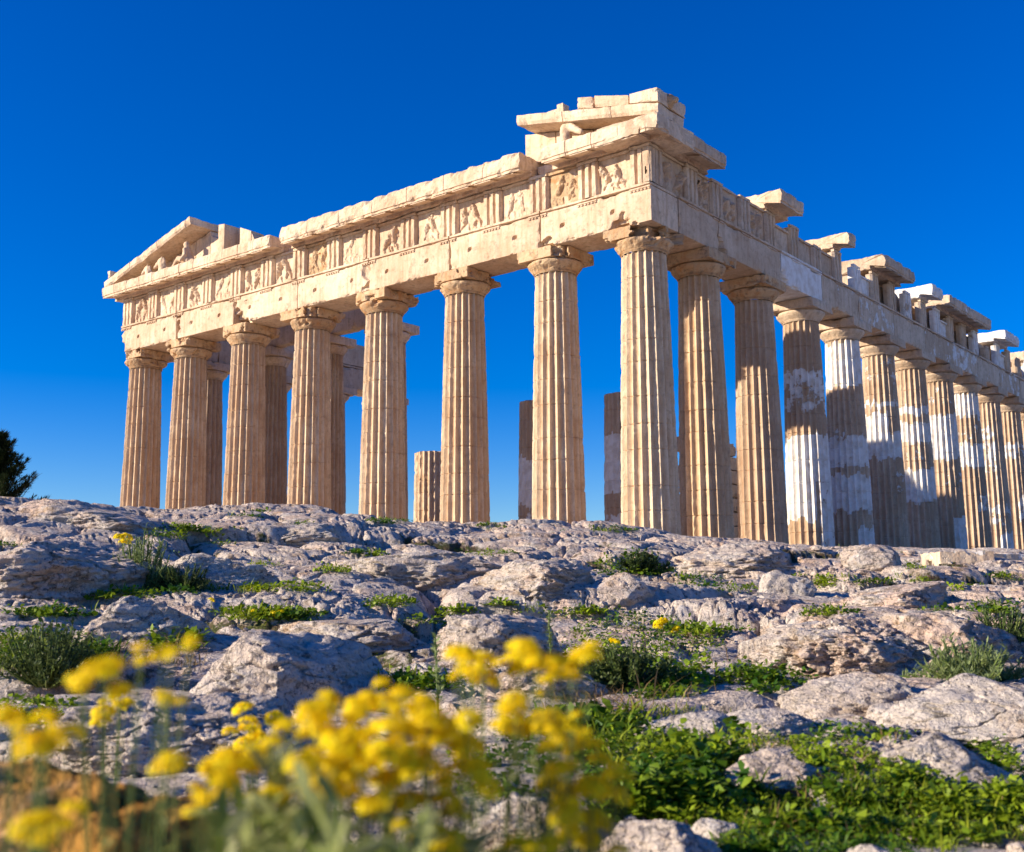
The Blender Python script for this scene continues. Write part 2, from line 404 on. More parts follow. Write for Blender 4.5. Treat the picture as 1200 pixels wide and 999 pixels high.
def polar():
    ta = np.linspace(-.47, .47, 960)
    oth = np.concatenate([np.linspace(.47, .95, 90)[1:], np.linspace(.95, 2*np.pi-.95, 150)[1:-1], np.linspace(2*np.pi-.95, 2*np.pi-.47, 90)[:-1]])
    A = np.concatenate([ta, oth])
    r = np.concatenate([np.geomspace(.15, 1.6, 50)[:-1], np.geomspace(1.6, 32, 960)[:-1], np.geomspace(32, 90, 120)[:-1], np.geomspace(90, 1500, 50)])
    return A, r
TA, TR = polar()
AA, RR = np.meshgrid(TA, TR)
GX = CAM[0]+RR*(np.sin(AA)*R2[0]+np.cos(AA)*F2[0]); GY = CAM[1]+RR*(np.sin(AA)*R2[1]+np.cos(AA)*F2[1])
GZ, GS = H(GX.ravel(), GY.ravel()); GZ = GZ.reshape(GX.shape); GS = GS.reshape(GX.shape)
ND = 960
ELEV = np.maximum.accumulate(((GZ-CAM[2])/RR)[:, :ND], axis=0)      # visible skyline per azimuth
def pick(u, v):
    """ground point seen along a view ray of the photo (world position, distance)"""
    r = FW+RT*((u-600)/FPX)+UP*((499.5-v)/FPX)
    az = math.atan2(r[0]*R2[0]+r[1]*R2[1], r[0]*F2[0]+r[1]*F2[1]); te = r[2]/math.hypot(r[0], r[1])
    i = int(np.clip(round((az+.47)/.94*(ND-1)), 0, ND-1))
    j = int(np.searchsorted(ELEV[:, i], te))
    if j >= len(TR): return None
    return np.array([GX[j, i], GY[j, i], GZ[j, i]]), TR[j]
mb = MB(); mb.add(np.stack([GX.ravel(), GY.ravel(), GZ.ravel()], 1), grid_faces(len(TA), len(TR), True)[:, ::-1], soil=GS.ravel())
ground = tag(mb.build('rocky_ground', M_ROCK, smooth=True), kind='structure')
def gz(x, y):
    z, s = H(np.atleast_1d(float(x)), np.atleast_1d(float(y))); return float(z[0])

# ================================================================== THE TEMPLE
TEM = empty('temple_ruin', (0, 0, 0), 'large roofless marble temple ruin with fluted columns on the rocky hilltop', 'temple')
LSTEP = 4.296
XS = [0., -3.68]+[-3.68-LSTEP*k for k in range(1, 6)]+[-28.84]
YS = [0., 3.68]+[3.68+LSTEP*k for k in range(1, 15)]+[67.5]
HC = 10.43
# floor and steps
mb = MB()
box(mb, (-29.9, -1.02, -.552), (1.02, 68.5, 0), res=1.4, chip=.05, rough=.004, maxn=60)
mb.build('stylobate', M_FLANK, TEM)
for k in (1, 2):
    mb = MB(); e = 1.02+.7*k
    box(mb, (-28.84-e, -e, -.552*(k+1)), (e, 67.5+e, -.552*k-.004), res=1.4, chip=.06, rough=.004, maxn=60)
    mb.build('step', M_FLANK, TEM)

def column(x, y, z0=0., h=HC, rb=.953, rt=.740, name='column', patches=(), seed=0., hi=1.0, top=None, cap=True, mats=None, flat=0.0, fl=20, wear=1.0, parent=TEM, abw=1.03, capwear=1.0, zs=86, label=None, capbite=()):
    """fluted shaft with drum joints; capital of echinus and abacus as sub-parts"""
    mS, mC = mats or (M_SHAFT, M_CAP)
    zcap = h-.86
    zmax = top if top else zcap
    nz = int(zs*zmax/zcap)
    seg = 7; na = fl*seg
    z = np.linspace(0, zmax, nz)
    nd = 10; jz = np.array([zcap*k/nd+.12*math.sin(k*2.3+seed) for k in range(1, nd)]); jz = jz[jz < zmax-.1]
    z = np.unique(np.concatenate([z[np.min(np.abs(z[:, None]-jz[None]), axis=1) > .05] if len(jz) else z, jz, jz-.022, jz+.022]))
    th = np.arange(na)/na*2*np.pi
    ph = (np.arange(na) % seg)/seg
    fz = z/zcap
    Rz = rb+(rt-rb)*fz+.018*np.sin(np.pi*fz)
    fluted = (1-(2*ph-1)**2)
    T, Z = np.meshgrid(th, z); FLt, RZ = np.meshgrid(fluted, Rz)
    dep = .122*RZ/rb*(1-flat)
    r = RZ-dep*FLt
    X = np.cos(T)*r; Y = np.sin(T)*r
    # worn arrises and scars
    n = fbm(X*2.2+seed*3, Y*2.2, Z*1.3+seed, 4); n2 = fbm(X*7+seed, Y*7, Z*4+seed, 3)
    ar = 1-FLt
    r = r-ar**3*.035*wear*np.clip(n2*1.6+n*.8-.1, 0, 1)-.06*wear*np.clip(n*1.8-.62, 0, .8)-.004*np.abs(n2)
    low = np.clip(1-Z/1.2, 0, 1); r = r-.05*wear*low*np.clip(n2+.2, 0, 1)*ar
    if len(jz):
        isj = np.min(np.abs(Z[..., None]-jz), axis=2) < .004
        r = r-np.where(isj, .020*(1+np.clip(n2*3, 0, 2)), 0)
        dn = np.searchsorted(jz, Z); r = r+.008*(PERM[(dn+int(seed*17)) & 255]/255.-.5)
    X = np.cos(T)*r; Y = np.sin(T)*r; Zw = Z.copy()
    if top:
        Zw[-1] = zmax-.12*np.abs(pn(X[-1]*2+seed, Y[-1]*2, 3.))
    new = np.zeros(T.shape)
    # patches of new marble: (z0, z1, angle0, angle1, strength), angles in degrees, 0 = toward -Y, 90 = toward +X
    ang = np.degrees(np.arctan2(np.cos(T), -np.sin(T)))
    for (a, b, p0, p1, s) in patches:
        e = .012
        F_ = fz[:, None]+.014*np.round(2.2*pn(ang/23., seed+a*9, 2.)); mz = sst(a-e, a+e, F_)*(1-sst(b-e, b+e, F_))
        ma = sst(p0-4, p0+4, ang)*(1-sst(p1-4, p1+4, ang)) if p1-p0 < 359 else 1.
        new = np.maximum(new, mz*ma*s)
    root = parent
    V = np.stack([X.ravel()+x, Y.ravel()+y, Zw.ravel()+z0], 1)
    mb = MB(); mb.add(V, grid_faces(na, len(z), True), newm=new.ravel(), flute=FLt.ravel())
    if top:
        rim = V[-na:]; c = rim.mean(0)+[0, 0, .04]; ring2 = c+(rim-c)*.5+[0, 0, .05]*1
        mb.add(np.vstack([rim, ring2, c[None]]), [list(f) for f in grid_faces(na, 2, True)]+[[na+i, na+(i+1) % na, 2*na] for i in range(na)], newm=new[-1].mean())
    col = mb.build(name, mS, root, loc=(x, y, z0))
    if label: tag(col, label)
    if cap and not top:
        s = rt/.740
        # echinus: annulets, swelling cushion
        pr = [(.0, .742), (.03, .752), (.035, .775), (.06, .765), (.065, .79), (.09, .78), (.095, .80), (.16, .86), (.24, .935), (.31, .985), (.36, 1.0), (.40, .985), (.43, .93)]
        pz = np.array([p[0] for p in pr]); pr_ = np.array([p[1] for p in pr])*s
        zz = np.unique(np.concatenate([pz, np.linspace(.1, .42, 9)])); rr = np.interp(zz, pz, pr_)
        na2 = 72; T, Z = np.meshgrid(np.arange(na2)/na2*2*np.pi, zz); RR_ = np.repeat(rr[:, None], na2, 1)
        X = np.cos(T)*RR_; Y = np.sin(T)*RR_
        n = fbm(X*1.5+seed*5+1, Y*1.5+seed, Z*1.5, 4); n2 = fbm(X*5+seed, Y*5, Z*5, 3)
        RR_ = RR_-capwear*(.22*np.clip(n*1.7-.25, 0, 1)+.03*np.clip(n2+.1, 0, 1))*sst(.02, .2, Z)
        V = np.stack([np.cos(T)*RR_+x, np.sin(T)*RR_+y, Z+z0+zcap], 2).reshape(-1, 3)
        e = MB(); e.add(V, grid_faces(na2, len(zz), True), newm=0.)
        eo = e.build('echinus', mC, col, loc=(x, y, z0+zcap)); eo.location = (0, 0, zcap)
        a = MB(); w = abw*s
        def brk(W, V):
            if capbite:
                for (bx, by, br) in capbite:
                    d_ = np.hypot(V[:, 0]-x-bx, V[:, 1]-y-by)*(1+.45*fbm(V[:, 0]*3, V[:, 1]*3, V[:, 2]*5, 3)); k = 1-sst(br*.75, br, d_)
                    v_ = np.array([-bx, -by])/np.hypot(bx, by); W[:, 0] += v_[0]*k*br*.8; W[:, 1] += v_[1]*k*br*.8
            return W
        box(a, (x-w, y-w, z0+h-.43), (x+w, y+w, z0+h-.004), res=.07 if capbite else .09, chip=.13*capwear, rough=.02, seed=seed*3+2, fn=brk)
        ao = a.build('abacus', mC, col, loc=(x, y, z0+h-.43)); ao.location = (0, 0, h-.43)
    return col

LIT = (-100, 45); SHD = (45, 180); ALL = (-200, 200)
# front row (the east end), from the near corner to the far one
for i, x in enumerate(XS):
    column(x, 0, seed=i*1.37+.4, patches=(), rb=.974 if i in (0, 7) else .953, rt=.755 if i in (0, 7) else .740, capwear=2.6 if i == 0 else (2.2 if i in (6, 7) else 1.7), abw=.93 if i == 7 else (.98 if i == 0 else 1.0), wear=.9, zs=110 if i < 4 else 80,
           label='corner column with a badly broken capital' if i == 0 else None, capbite=[(.95, -.95, .85), (-1., -.5, .4), (1.05, .5, .5)] if i == 0 else ([(.9, -.9, .35)] if i in (1, 4) else ([(-.95, -.9, .6)] if i == 7 else [(-.9, -.95, .3)])))
# long north side, partly restored with new white marble
PT = {
 3: [(.715, .79, *ALL, .72), (.60, .715, *ALL, .62), (.30, .50, *ALL, 1.2), (.14, .36, *LIT, 1.3), (.0, .30, 50, 180, .85)],
 4: [(.78, .99, *ALL, 1.4), (.40, .55, *ALL, .8), (.20, .37, *ALL, .95), (.03, .125, 40, 180, 1.4), (.55, .60, *ALL, .4)],
 5: [(.74, .77, *ALL, .9), (.56, .72, *LIT, .95), (.48, .62, *ALL, .9), (.80, .99, *ALL, .45), (.30, .42, 60, 180, .5)],
 6: [(.76, .80, *ALL, 1.2), (.61, .72, *ALL, .95), (.30, .47, *ALL, 1.2), (.5, .58, *ALL, .4)],
 7: [(.56, .82, *ALL, 1.0), (.06, .24, 40, 180, 1.3), (.40, .5, *ALL, .5), (.86, .95, *ALL, .4)],
 8: [(.85, .99, *ALL, 1.3), (.56, .70, *ALL, 1.1), (.3, .4, 40, 180, .7), (.72, .8, *ALL, .5)],
 9: [(.55, .85, *LIT, .62), (.25, .38, *ALL, .6), (.06, .2, 30, 180, 1.2)],
 10: [(.7, .8, *ALL, .7), (.3, .45, 30, 180, .7)],
 11: [(.5, .62, *ALL, .9), (.1, .3, *ALL, .7)],
 12: [(.8, .95, *ALL, 1.), (.4, .5, *ALL, .8)],
}
for i in range(1, 17):
    column(0, YS[i], seed=i*2.11+9, patches=PT.get(i, ()), mats=(M_FLANK if i > 1 else M_SHAFT, M_CAP if i < 3 else M_FLANK), capwear=1.7 if i < 3 else .7, wear=.9,
           zs=80 if i < 8 else 50)
# south side: five standing columns next to the far corner
for i in range(1, 5):
    column(-28.84, YS[i], seed=i*1.9+40, mats=(M_FLANK, M_FLANK), zs=50, capwear=1.)
# inner porch columns on their two low steps
ZP = .70; YP = 4.7
mb = MB(); box(mb, (-25.9, YP-1.0, .003), (-2.9, 45, .35), res=1.2, chip=.04, maxn=40); mb.build('porch_step', M_FLANK, TEM)
mb = MB(); box(mb, (-25.6, YP-.85, .353), (-3.2, 44.7, .70), res=1.2, chip=.04, maxn=40); mb.build('porch_step', M_FLANK, TEM)
PX = [-24.85, -20.68, -16.51, -12.33, -8.16, -4.0]
for i in (0, 1, 2):
    column(PX[i], YP, ZP, 10.06, .825, .64, seed=60+i*2.3, mats=(M_FLANK, M_FLANK) if i == 0 else (M_MAR, M_MAR), zs=60, abw=1.06, patches=())
column(PX[3], YP, ZP, 10.06, .825, .64, seed=69, mats=(M_FLANK, M_FLANK), top=3.1, patches=[(.1, .3, *ALL, 1.)])
column(PX[4], YP, ZP, 10.06, .825, .64, seed=71, mats=(M_FLANK, M_FLANK), top=5.5, flat=.55, patches=[(.0, .03, *ALL, 1.), (.14, .345, *ALL, 1.4), (.0, .1, *ALL, .45)], label='broken porch column with a pale band of new marble')
column(PX[5], YP, ZP, 10.06, .825, .64, seed=73, mats=(M_FLANK, M_FLANK), top=5.3, flat=.55, patches=[(.16, .40, *ALL, 1.4), (.0, .08, *ALL, .7)], label='broken porch column with a pale band of new marble')
# porch architrave: only the outer slab still spans three columns
mb = MB(); box(mb, (PX[0]-.9, YP-.66, ZP+10.06), (PX[1]+.02, YP-.05, ZP+11.4), res=.16, chip=.08, seed=3); box(mb, (PX[1]+.04, YP-.66, ZP+10.06), (PX[2]+.05, YP-.05, ZP+11.35), res=.16, chip=.1, seed=8)
mb.build('porch_architrave', M_MAR, TEM)

# ---- front architrave: eight joints over the columns
def architrave(t0, t1, o0, fr, seed, new=0., depth=1.74, res=.11, holes=(), chip=.07, tri=(), gutt=True, name='architrave', m=None, newfn=None, bites=()):
    mb = MB()
    def fn(W, V):
        for (ht, hz, hr) in holes:
            d = np.hypot(V[:, 0]-ht, V[:, 2]-hz); k = (V[:, 1] > o0-.02)
            W[:, 1] -= np.where(k, .16*(1-sst(hr*.6, hr, d)), 0)
        for (bt, bz, br, bd) in bites:
            d = np.sqrt((V[:, 0]-bt)**2+(V[:, 2]-bz)**2+(V[:, 1]-o0)**2*.6)*(1+.5*pn(V[:, 0]*4, V[:, 1]*4, V[:, 2]*4))
            k = 1-sst(br*.4, br, d)
            W[:, 1] -= np.where(V[:, 1] > o0-.9, bd*k, 0); W[:, 2] += (bd*.8*k if bz < 11. else -bd*.6*k)
        return W
    z0, z1 = HC, 11.66
    box(mb, (t0+.006, o0-depth, z0), (t1-.006, o0, z1), res=res, chip=chip, rough=.008, fr=fr, seed=seed, new=new, fn=fn)
    box(mb, (t0+.006, o0-depth+.01, z1+.003), (t1-.006, o0+.055, 11.78), res=.12, chip=.035, rough=.006, fr=fr, seed=seed+1, new=new)
    for tc in tri:
        if t0-.3 < tc < t1+.3:
            a, b = max(t0+.01, tc-.42), min(t1-.01, tc+.42)
            box(mb, (a, o0-.05, z1-.085), (b, o0+.045, z1-.002), res=.15, chip=.015, rough=.004, fr=fr, seed=seed, new=new)
            if gutt:
                for g_ in range(6):
                    gt = tc-.42+.07+.14*g_
                    if a+.03 < gt < b-.03: box(mb, (gt-.036, o0-.02, z1-.135), (gt+.036, o0+.036, z1-.088), res=1, chip=0, rough=0, fr=fr, new=new)
    return mb.build(name, m or M_MAR, TEM)
FT = np.linspace(-29.725+.4225, .885-.4225, 15)
HN = 68.385
LT = np.concatenate([[-.885+.4225, 1.84+.05], 3.70+np.arange(28)*(63.82-3.70)/28, [63.9, 65.7, 67.9]])
hole_all = [((FT[i]+FT[i+1])/2+dx, 11.05, .085) for i, dx in zip(range(14), rng.normal(0, .05, 14))]
AE = [-29.725]+XS[1:7][::-1]+[.885]
bt = {6: [(-.35, 10.30, .55, .22), (-3.4, 10.5, .35, .15)], 5: [(-3.4, 10.45, .5, .15)], 1: [(-25.3, 10.9, .5, .35), (-25.2, 11.8, .5, .25)], 2: [(-20.6, 10.4, .8, .3)], 0: [(-29.8, 10.6, .5, .2), (-29.8, 11.7, .35, .2)], 3: [(-12.3, 11.2, .4, .15), (-12.2, 10.5, .4, .2)]}
for i in range(7):
    architrave(AE[i], AE[i+1], .885, FAC, seed=i*3.3+1, holes=[h for h in hole_all if AE[i] < h[0] < AE[i+1]], tri=FT, res=.06, chip=.08, bites=bt.get(i, ()))
AN = [.888]+YS[1:16]+[HN]
NEWB = {2: 0., 3: .9, 4: .35, 5: .55, 6: .4, 7: .62, 8: .45, 9: .35, 10: .6, 11: .3, 12: .5, 13: .3}
AN2 = [.888, 3.68, 8.75, 12.6, 16.57]+YS[5:16]+[HN]
for i in range(len(AN2)-1):
    nw = {2: 1.3}.get(i, .25+.33*((i*7) % 5)/4 if i > 2 else 0.)
    architrave(AN2[i], AN2[i+1], .885, FLK, seed=i*2.7+30, new=nw, tri=LT, res=.12, gutt=False, chip=.07, m=M_FLANK, bites=[(AN2[i], 10.4, .6, .2)] if i in (1, 2) else ())
for i in range(4):
    architrave(([.888]+YS[1:6])[i], YS[1:6][i], .885, SFL, seed=i*2.2+70, tri=(), res=.2, m=M_FLANK)

# ---- frieze
GP = [(0, -.055), (.065, 0), (.217, 0), (.282, -.065), (.347, 0), (.498, 0), (.563, -.065), (.628, 0), (.78, 0), (.845, -.055)]
def triglyph(tc, fr, o=.885, z0=11.784, z1=13.13, parent=None, seed=0., new=0., m=None, clip=None):
    """block with two full grooves and a plain top band"""
    mb = MB()
    zs = np.linspace(z0, z1-.15, 10)
    pts = []
    for (a, b) in zip(GP[:-1], GP[1:]):
        for k in range(3): pts.append((a[0]+(b[0]-a[0])*k/3, a[1]+(b[1]-a[1])*k/3))
    pts.append(GP[-1]); pts = np.array([(0, -.16)]+pts+[(.845, -.16)])
    T = np.repeat(zs, len(pts)); Q = np.tile(pts, (len(zs), 1))
    n = fbm(Q[:, 0]*3+seed+tc, T*3, seed, 3)
    V = np.stack([tc-.4225+Q[:, 0], o+Q[:, 1]*1.9-.05*np.clip(n*2-.1, 0, 1)*(Q[:, 1] > -.15), T], 1)
    mb.add(fr(V), grid_faces(len(pts), len(zs)), newm=new)
    box(mb, (tc-.4225, o-.16, z1-.148), (tc+.4225, o+.02, z1), res=.12, chip=.04, fr=fr, seed=seed+tc, new=new)
    return mb.build('triglyph', m or M_MAR, parent)
def relief(tc, w, seed, fr, o=.885, z0=11.784, z1=13.12, parent=None, m=None, carve=1., new=0., blank=False):
    """metope slab with a worn raised carving of struggling figures"""
    r_ = np.random.default_rng(int(seed*100)+5)
    nx, nz = 40, 40
    T, Z = np.meshgrid(np.linspace(tc-w/2, tc+w/2, nx), np.linspace(z0, z1, nz))
    u = (T-tc)/w; v = (Z-z0)/(z1-z0)
    hgt = np.zeros(T.shape)
    def cap(ax, az, bx, bz, r0, r1, hh=1.):
        d = np.array([bx-ax, bz-az]); L = d@d+1e-9
        k = np.clip(((u-ax)*d[0]+(v-az)*d[1])/L, 0, 1)
        dist = np.hypot(u-ax-d[0]*k, v-az-d[1]*k); rr = r0+(r1-r0)*k
        return np.where(dist < rr, np.sqrt(np.clip(1-(dist/rr)**2, 0, 1)), 0)*rr*hh
    if not blank:
        for f in range(2):
            cx = (-.22, .2)[f]+r_.normal(0, .05); lean = r_.normal(0, .14)
            hipz = .36+r_.normal(0, .05); shz = hipz+.27
            shx = cx+lean
            L_ = [cap(cx, hipz, shx, shz, .085, .105), cap(shx+lean*.3, shz+.12, shx+lean*.3, shz+.13, .055, .055),
                  cap(cx, hipz, cx-.1+r_.normal(0, .05), .16, .06, .045), cap(cx-.1, .17, cx-.05+r_.normal(0, .05), .02, .045, .03),
                  cap(cx, hipz, cx+.13+r_.normal(0, .05), .2, .06, .045), cap(cx+.13, .2, cx+.17, .02, .045, .03),
                  cap(shx, shz, shx+.18*(1 if f == 0 else -1), shz+r_.normal(0, .12), .045, .03), cap(shx, shz, shx-.14*(1 if f == 0 else -1), shz-.16, .045, .03)]
            keep = r_.random(len(L_)) > .22
            for k_, l_ in zip(keep, L_):
                if k_ or l_ is L_[0]: hgt = np.maximum(hgt, l_)
    n = fbm(T*4+seed, Z*4, seed, 4)
    hgt = hgt*1.9*carve*np.clip(1.1+n*1.6, .2, 1.3)
    n2 = fbm(T*1.5+seed*2, Z*1.5, seed, 3)
    O = o-.16+hgt-.06*np.clip(n2*2-.2, 0, 1)+.012*n
    V = np.stack([T.ravel(), O.ravel(), Z.ravel()], 1)
    mb = MB(); mb.add(fr(V), grid_faces(nx, nz), newm=new)
    box(mb, (tc-w/2, o-.15, z1-.13), (tc+w/2, o-.06, z1), res=.12, chip=.03, fr=fr, seed=seed, new=new)
    return mb.build('metope', m or M_MAR, parent)
# front frieze
mb = MB(); box(mb, (-29.725+.165, -.72, 11.784), (.72, .88, 13.12), res=.5, chip=.05)
FRZ = mb.build('frieze', M_MAR, TEM)
for i, t in enumerate(FT): triglyph(t, FAC, parent=FRZ, seed=i*.77+2)
for i in range(14): relief((FT[i]+FT[i+1])/2, 1.285, i*1.31+2, FAC, parent=FRZ, m=M_CAP if i in (6, 12) else None, carve=(.75, .5, .7, .4, .8, .9, .6, .35, .8, .6, .75, .45, .6, .8)[i])
# north frieze: whole near the corner, then broken, with empty metopes
def hprof(y):   # surviving height of the backing wall
    h = np.interp(y, [0, 7, 8.7, 8.9, 9.9, 10.1, 12, 14.6, 14.8, 16.6, 16.8, 17.6, 40, 41, 43, 44, 70], [13.1, 13.1, 12.95, 12.2, 12.15, 12.75, 12.9, 12.95, 12.1, 12.0, 12.6, 12.95, 12.9, 12.2, 12.1, 12.8, 12.8])
    return h+.12*pn(y*.9, 3.3, 1.)+.06*np.round(2*pn(y*.5, 9.3, 1.))
mb = MB()
def low(W, V):
    f = np.clip((V[:, 2]-11.784)/(13.12-11.784), 0, 1); W[:, 2] += f*(np.minimum(hprof(V[:, 0]), 13.12)-13.12); return W
box(mb, (.89, -.86, 11.784), (12.6, .72, 13.12), res=.2, chip=.06, fr=FLK, fn=low, seed=2)
box(mb, (12.62, -.86, 11.784), (HN, .42, 13.12), res=.2, chip=.06, fr=FLK, fn=low, seed=5, new=.35)
FRN = mb.build('frieze', M_FLANK, TEM)
CORN = [(7.43, 9.5), (13.95, 14.8), (18.14, 22.1), (24.56, 26.17), (27.14, 34.47), (37.2, 40.2), (44.2, 46.5), (50, 55), (59, 63), (66, 68.9)]
for i, t in enumerate(LT):
    und = any(a-1.2 < t < b+1.2 for a, b in CORN)
    if t < 8.8: z1 = 13.13
    elif und: z1 = 13.13
    else: z1 = 13.13-(.15, .5, .3, .9)[i % 4]
    if 9.0 < t < 9.9 or 15. < t < 16.4: z1 = 12.35
    triglyph(t, FLK, o=.888, parent=FRN, seed=i*.9+50, new=(.2, .75, .35, .9, .1)[i % 5] if t > 15 else 0., m=M_FLANK, z1=z1)
for i in range(len(LT)-1):
    tc = (LT[i]+LT[i+1])/2; w = LT[i+1]-LT[i]-.845
    if tc < 8.8: relief(tc, w+.02, i*1.7+90, FLK, parent=FRN, m=M_FLANK)
    elif tc < 14.6: relief(tc, w+.02, i*1.7+90, FLK, parent=FRN, m=M_FLANK, z1=12.8, blank=True)
    elif i % 5 == 3: relief(tc, w+.02, i*1.7+90, FLK, parent=FRN, m=M_FLANK, z1=12.7, blank=True, new=.9)
mb = MB(); box(mb, (.89, -.86, 11.784), (15.2, .8, 13.1), res=.4, chip=.06, fr=SFL); mb.build('frieze', M_FLANK, TEM)

# ---- cornice
CP = [(.70, 13.134), (.93, 13.134), (.93, 13.27), (1.0, 13.30), (1.60, 13.17), (1.60, 13.26), (1.64, 13.28), (1.64, 13.66), (1.60, 13.73), (-.80, 13.75), (-.80, 13.134)]
def cornice(t0, t1, fr, seed, new=0., mut=True, m=None, chip=.05, ztop=0., joints=1.07, name='cornice_block', inner=-.80, off=0.):
    P = [(o if o > -.5 else inner, z+(ztop if z > 13.6 else 0)) for (o, z) in CP]
    mb = MB()
    prism(mb, P, t0, t1, step=.13, chip=chip, rough=.012, fr=(lambda V: fr(V+np.array([0, off, off]))), seed=seed, new=new, joints=joints)
    if mut:   # mutules, the hanging slabs of the soffit
        k0 = math.ceil((t0+.1-(-.885+.4225))/1.0629)
        t = (-.885+.4225)+k0*1.0629
        while t+.42 < t1:
            if t-.42 > t0:
                def fn(W, V): W[:, 2] -= (V[:, 1]-1.0)*.217; return W
                box(mb, (t-.40, 1.03, 13.235), (t+.40, 1.575, 13.30), res=.2, chip=.03, rough=.004, fr=fr, seed=seed+t, fn=fn, new=new)
            t += 1.0629
    return mb.build(name, m or M_MAR, TEM)
cornice(-30.47, -17.6, FAC, 1.)
cornice(-17.1, -4.0, FAC, 4.4, ztop=.14, chip=.11, joints=1.9)
cornice(-3.1, 1.64, FAC, 7.7, chip=.05)
cornice(-1.64, 3.06, FLK, 2.2, m=M_FLANK, chip=.06, off=.004)
for i, (a, b) in enumerate(CORN):
    cornice(a, b, FLK, 11+i*1.7, m=M_MAR if i in (0, 1) else M_FLANK, new=(0., .3, .2, 1.3, .35, .9, .2, .3, .5, .4)[i], chip=.09, mut=i in (2, 4, 5, 7), ztop=(.03, .0, .04, .03, .04, .03, .05, .0, 0, 0)[i])
# stump of wall course between the cornice pieces
for a_, b_, c_ in ((-17.58, -17.12, 13.35), (-3.98, -3.12, 13.55)):
    mb = MB(); box(mb, (a_, -.65, 13.124), (b_, .8, c_), res=.12, chip=.08); mb.build('frieze_capping', M_MAR, TEM)

# ---- pediments
def raking(t0, t1, z0, z1, thick, o0, o1, seed, fr=FAC, m=None, joints=2.2, chip=.05):
    sl = (z1-z0)/(t1-t0)
    P = [(o1, -.0), (o1, -thick*.72), (o1-.06, -thick), (o0, -thick), (o0, 0)]
    mb = MB(); prism(mb, P, t0, t1, step=.14, chip=chip, seed=seed, fr=fr, joints=joints, shear=lambda t: z0+(t-t0)*sl)
    return mb.build('raking_cornice', m or M_MAR, TEM)
raking(-30.45, -23.5, 14.02, 15.90, .36, -.35, 1.55, 2.)
raking(-4.25, 1.6, 15.30, 14.08, .37, -.2, 1.5, 5., joints=2.0)
# tympanum walls of upright slabs
def wall(pts, o0, o1, seed, name='tympanum', m=None, res=.14, chip=.08, fr=FAC):
    mb = MB()
    for (a, b, za, zb) in pts:
        def fn(W, V, a=a, b=b, za=za, zb=zb):
            f = np.clip((V[:, 2]-13.75)/1., 0, 1); zt = za+(zb-za)*(V[:, 0]-a)/(b-a); W[:, 2] += f*(zt-14.75); return W
        box(mb, (a+.008, o0, 13.75), (b-.008, o1, 14.75), res=res, chip=chip, fr=fr, seed=seed+a, fn=fn)
    return mb.build(name, m or M_MAR, TEM)
wall([(-29.2, -27.6, 14.0, 14.43), (-27.6, -26.0, 14.42, 14.86), (-26.0, -24.6, 14.86, 15.24), (-24.6, -23.5, 15.24, 15.5), (-23.5, -22.4, 15.3, 14.75)], -.3, .35, 1.)
wall([(-22.4, -21.9, 15.45, 15.4)], -.3, .75, 4., name='tympanum_block', chip=.05)
wall([(-21.45, -20.6, 15.25, 14.9), (-20.6, -20.2, 14.8, 14.2)], -.6, .25, 9., name='tympanum_block', chip=.12)
wall([(-4.6, -3.2, 14.98, 14.72), (-3.2, -1.6, 14.7, 14.36), (-1.6, .3, 14.35, 13.98)], -.3, .55, 7., chip=.04)
# eaves blocks on the near corner
for k, (a, b, h0, h1, dd) in enumerate([(-1.62, -.95, .43, .41, 1.46), (-.93, .45, .44, .34, 1.44), (.52, 1.62, .33, .50, 1.52)]):
    mb = MB(); zb = lambda t: 15.32+(t+4.25)*(-1.22/5.85)
    def fn(W, V, a=a, b=b, h0=h0, h1=h1):
        f = np.clip(V[:, 2], 0, 1); base = zb(V[:, 0]); hh = h0+(h1-h0)*(V[:, 0]-a)/(b-a)
        W[:, 2] = base+W[:, 2]*hh; return W
    box(mb, (a, -.3, 0), (b, dd, 1.), res=.1, chip=.07, fr=FAC, seed=k*2.+3, fn=fn); mb.build('eaves_block', M_MAR, TEM)
mb = MB(); box(mb, (-30.42, 1.0, 13.8), (-30.16, 1.4, 14.62), res=.06, chip=.13, fr=FAC, seed=3.)
mb.build('corner_block', M_MAR, TEM)

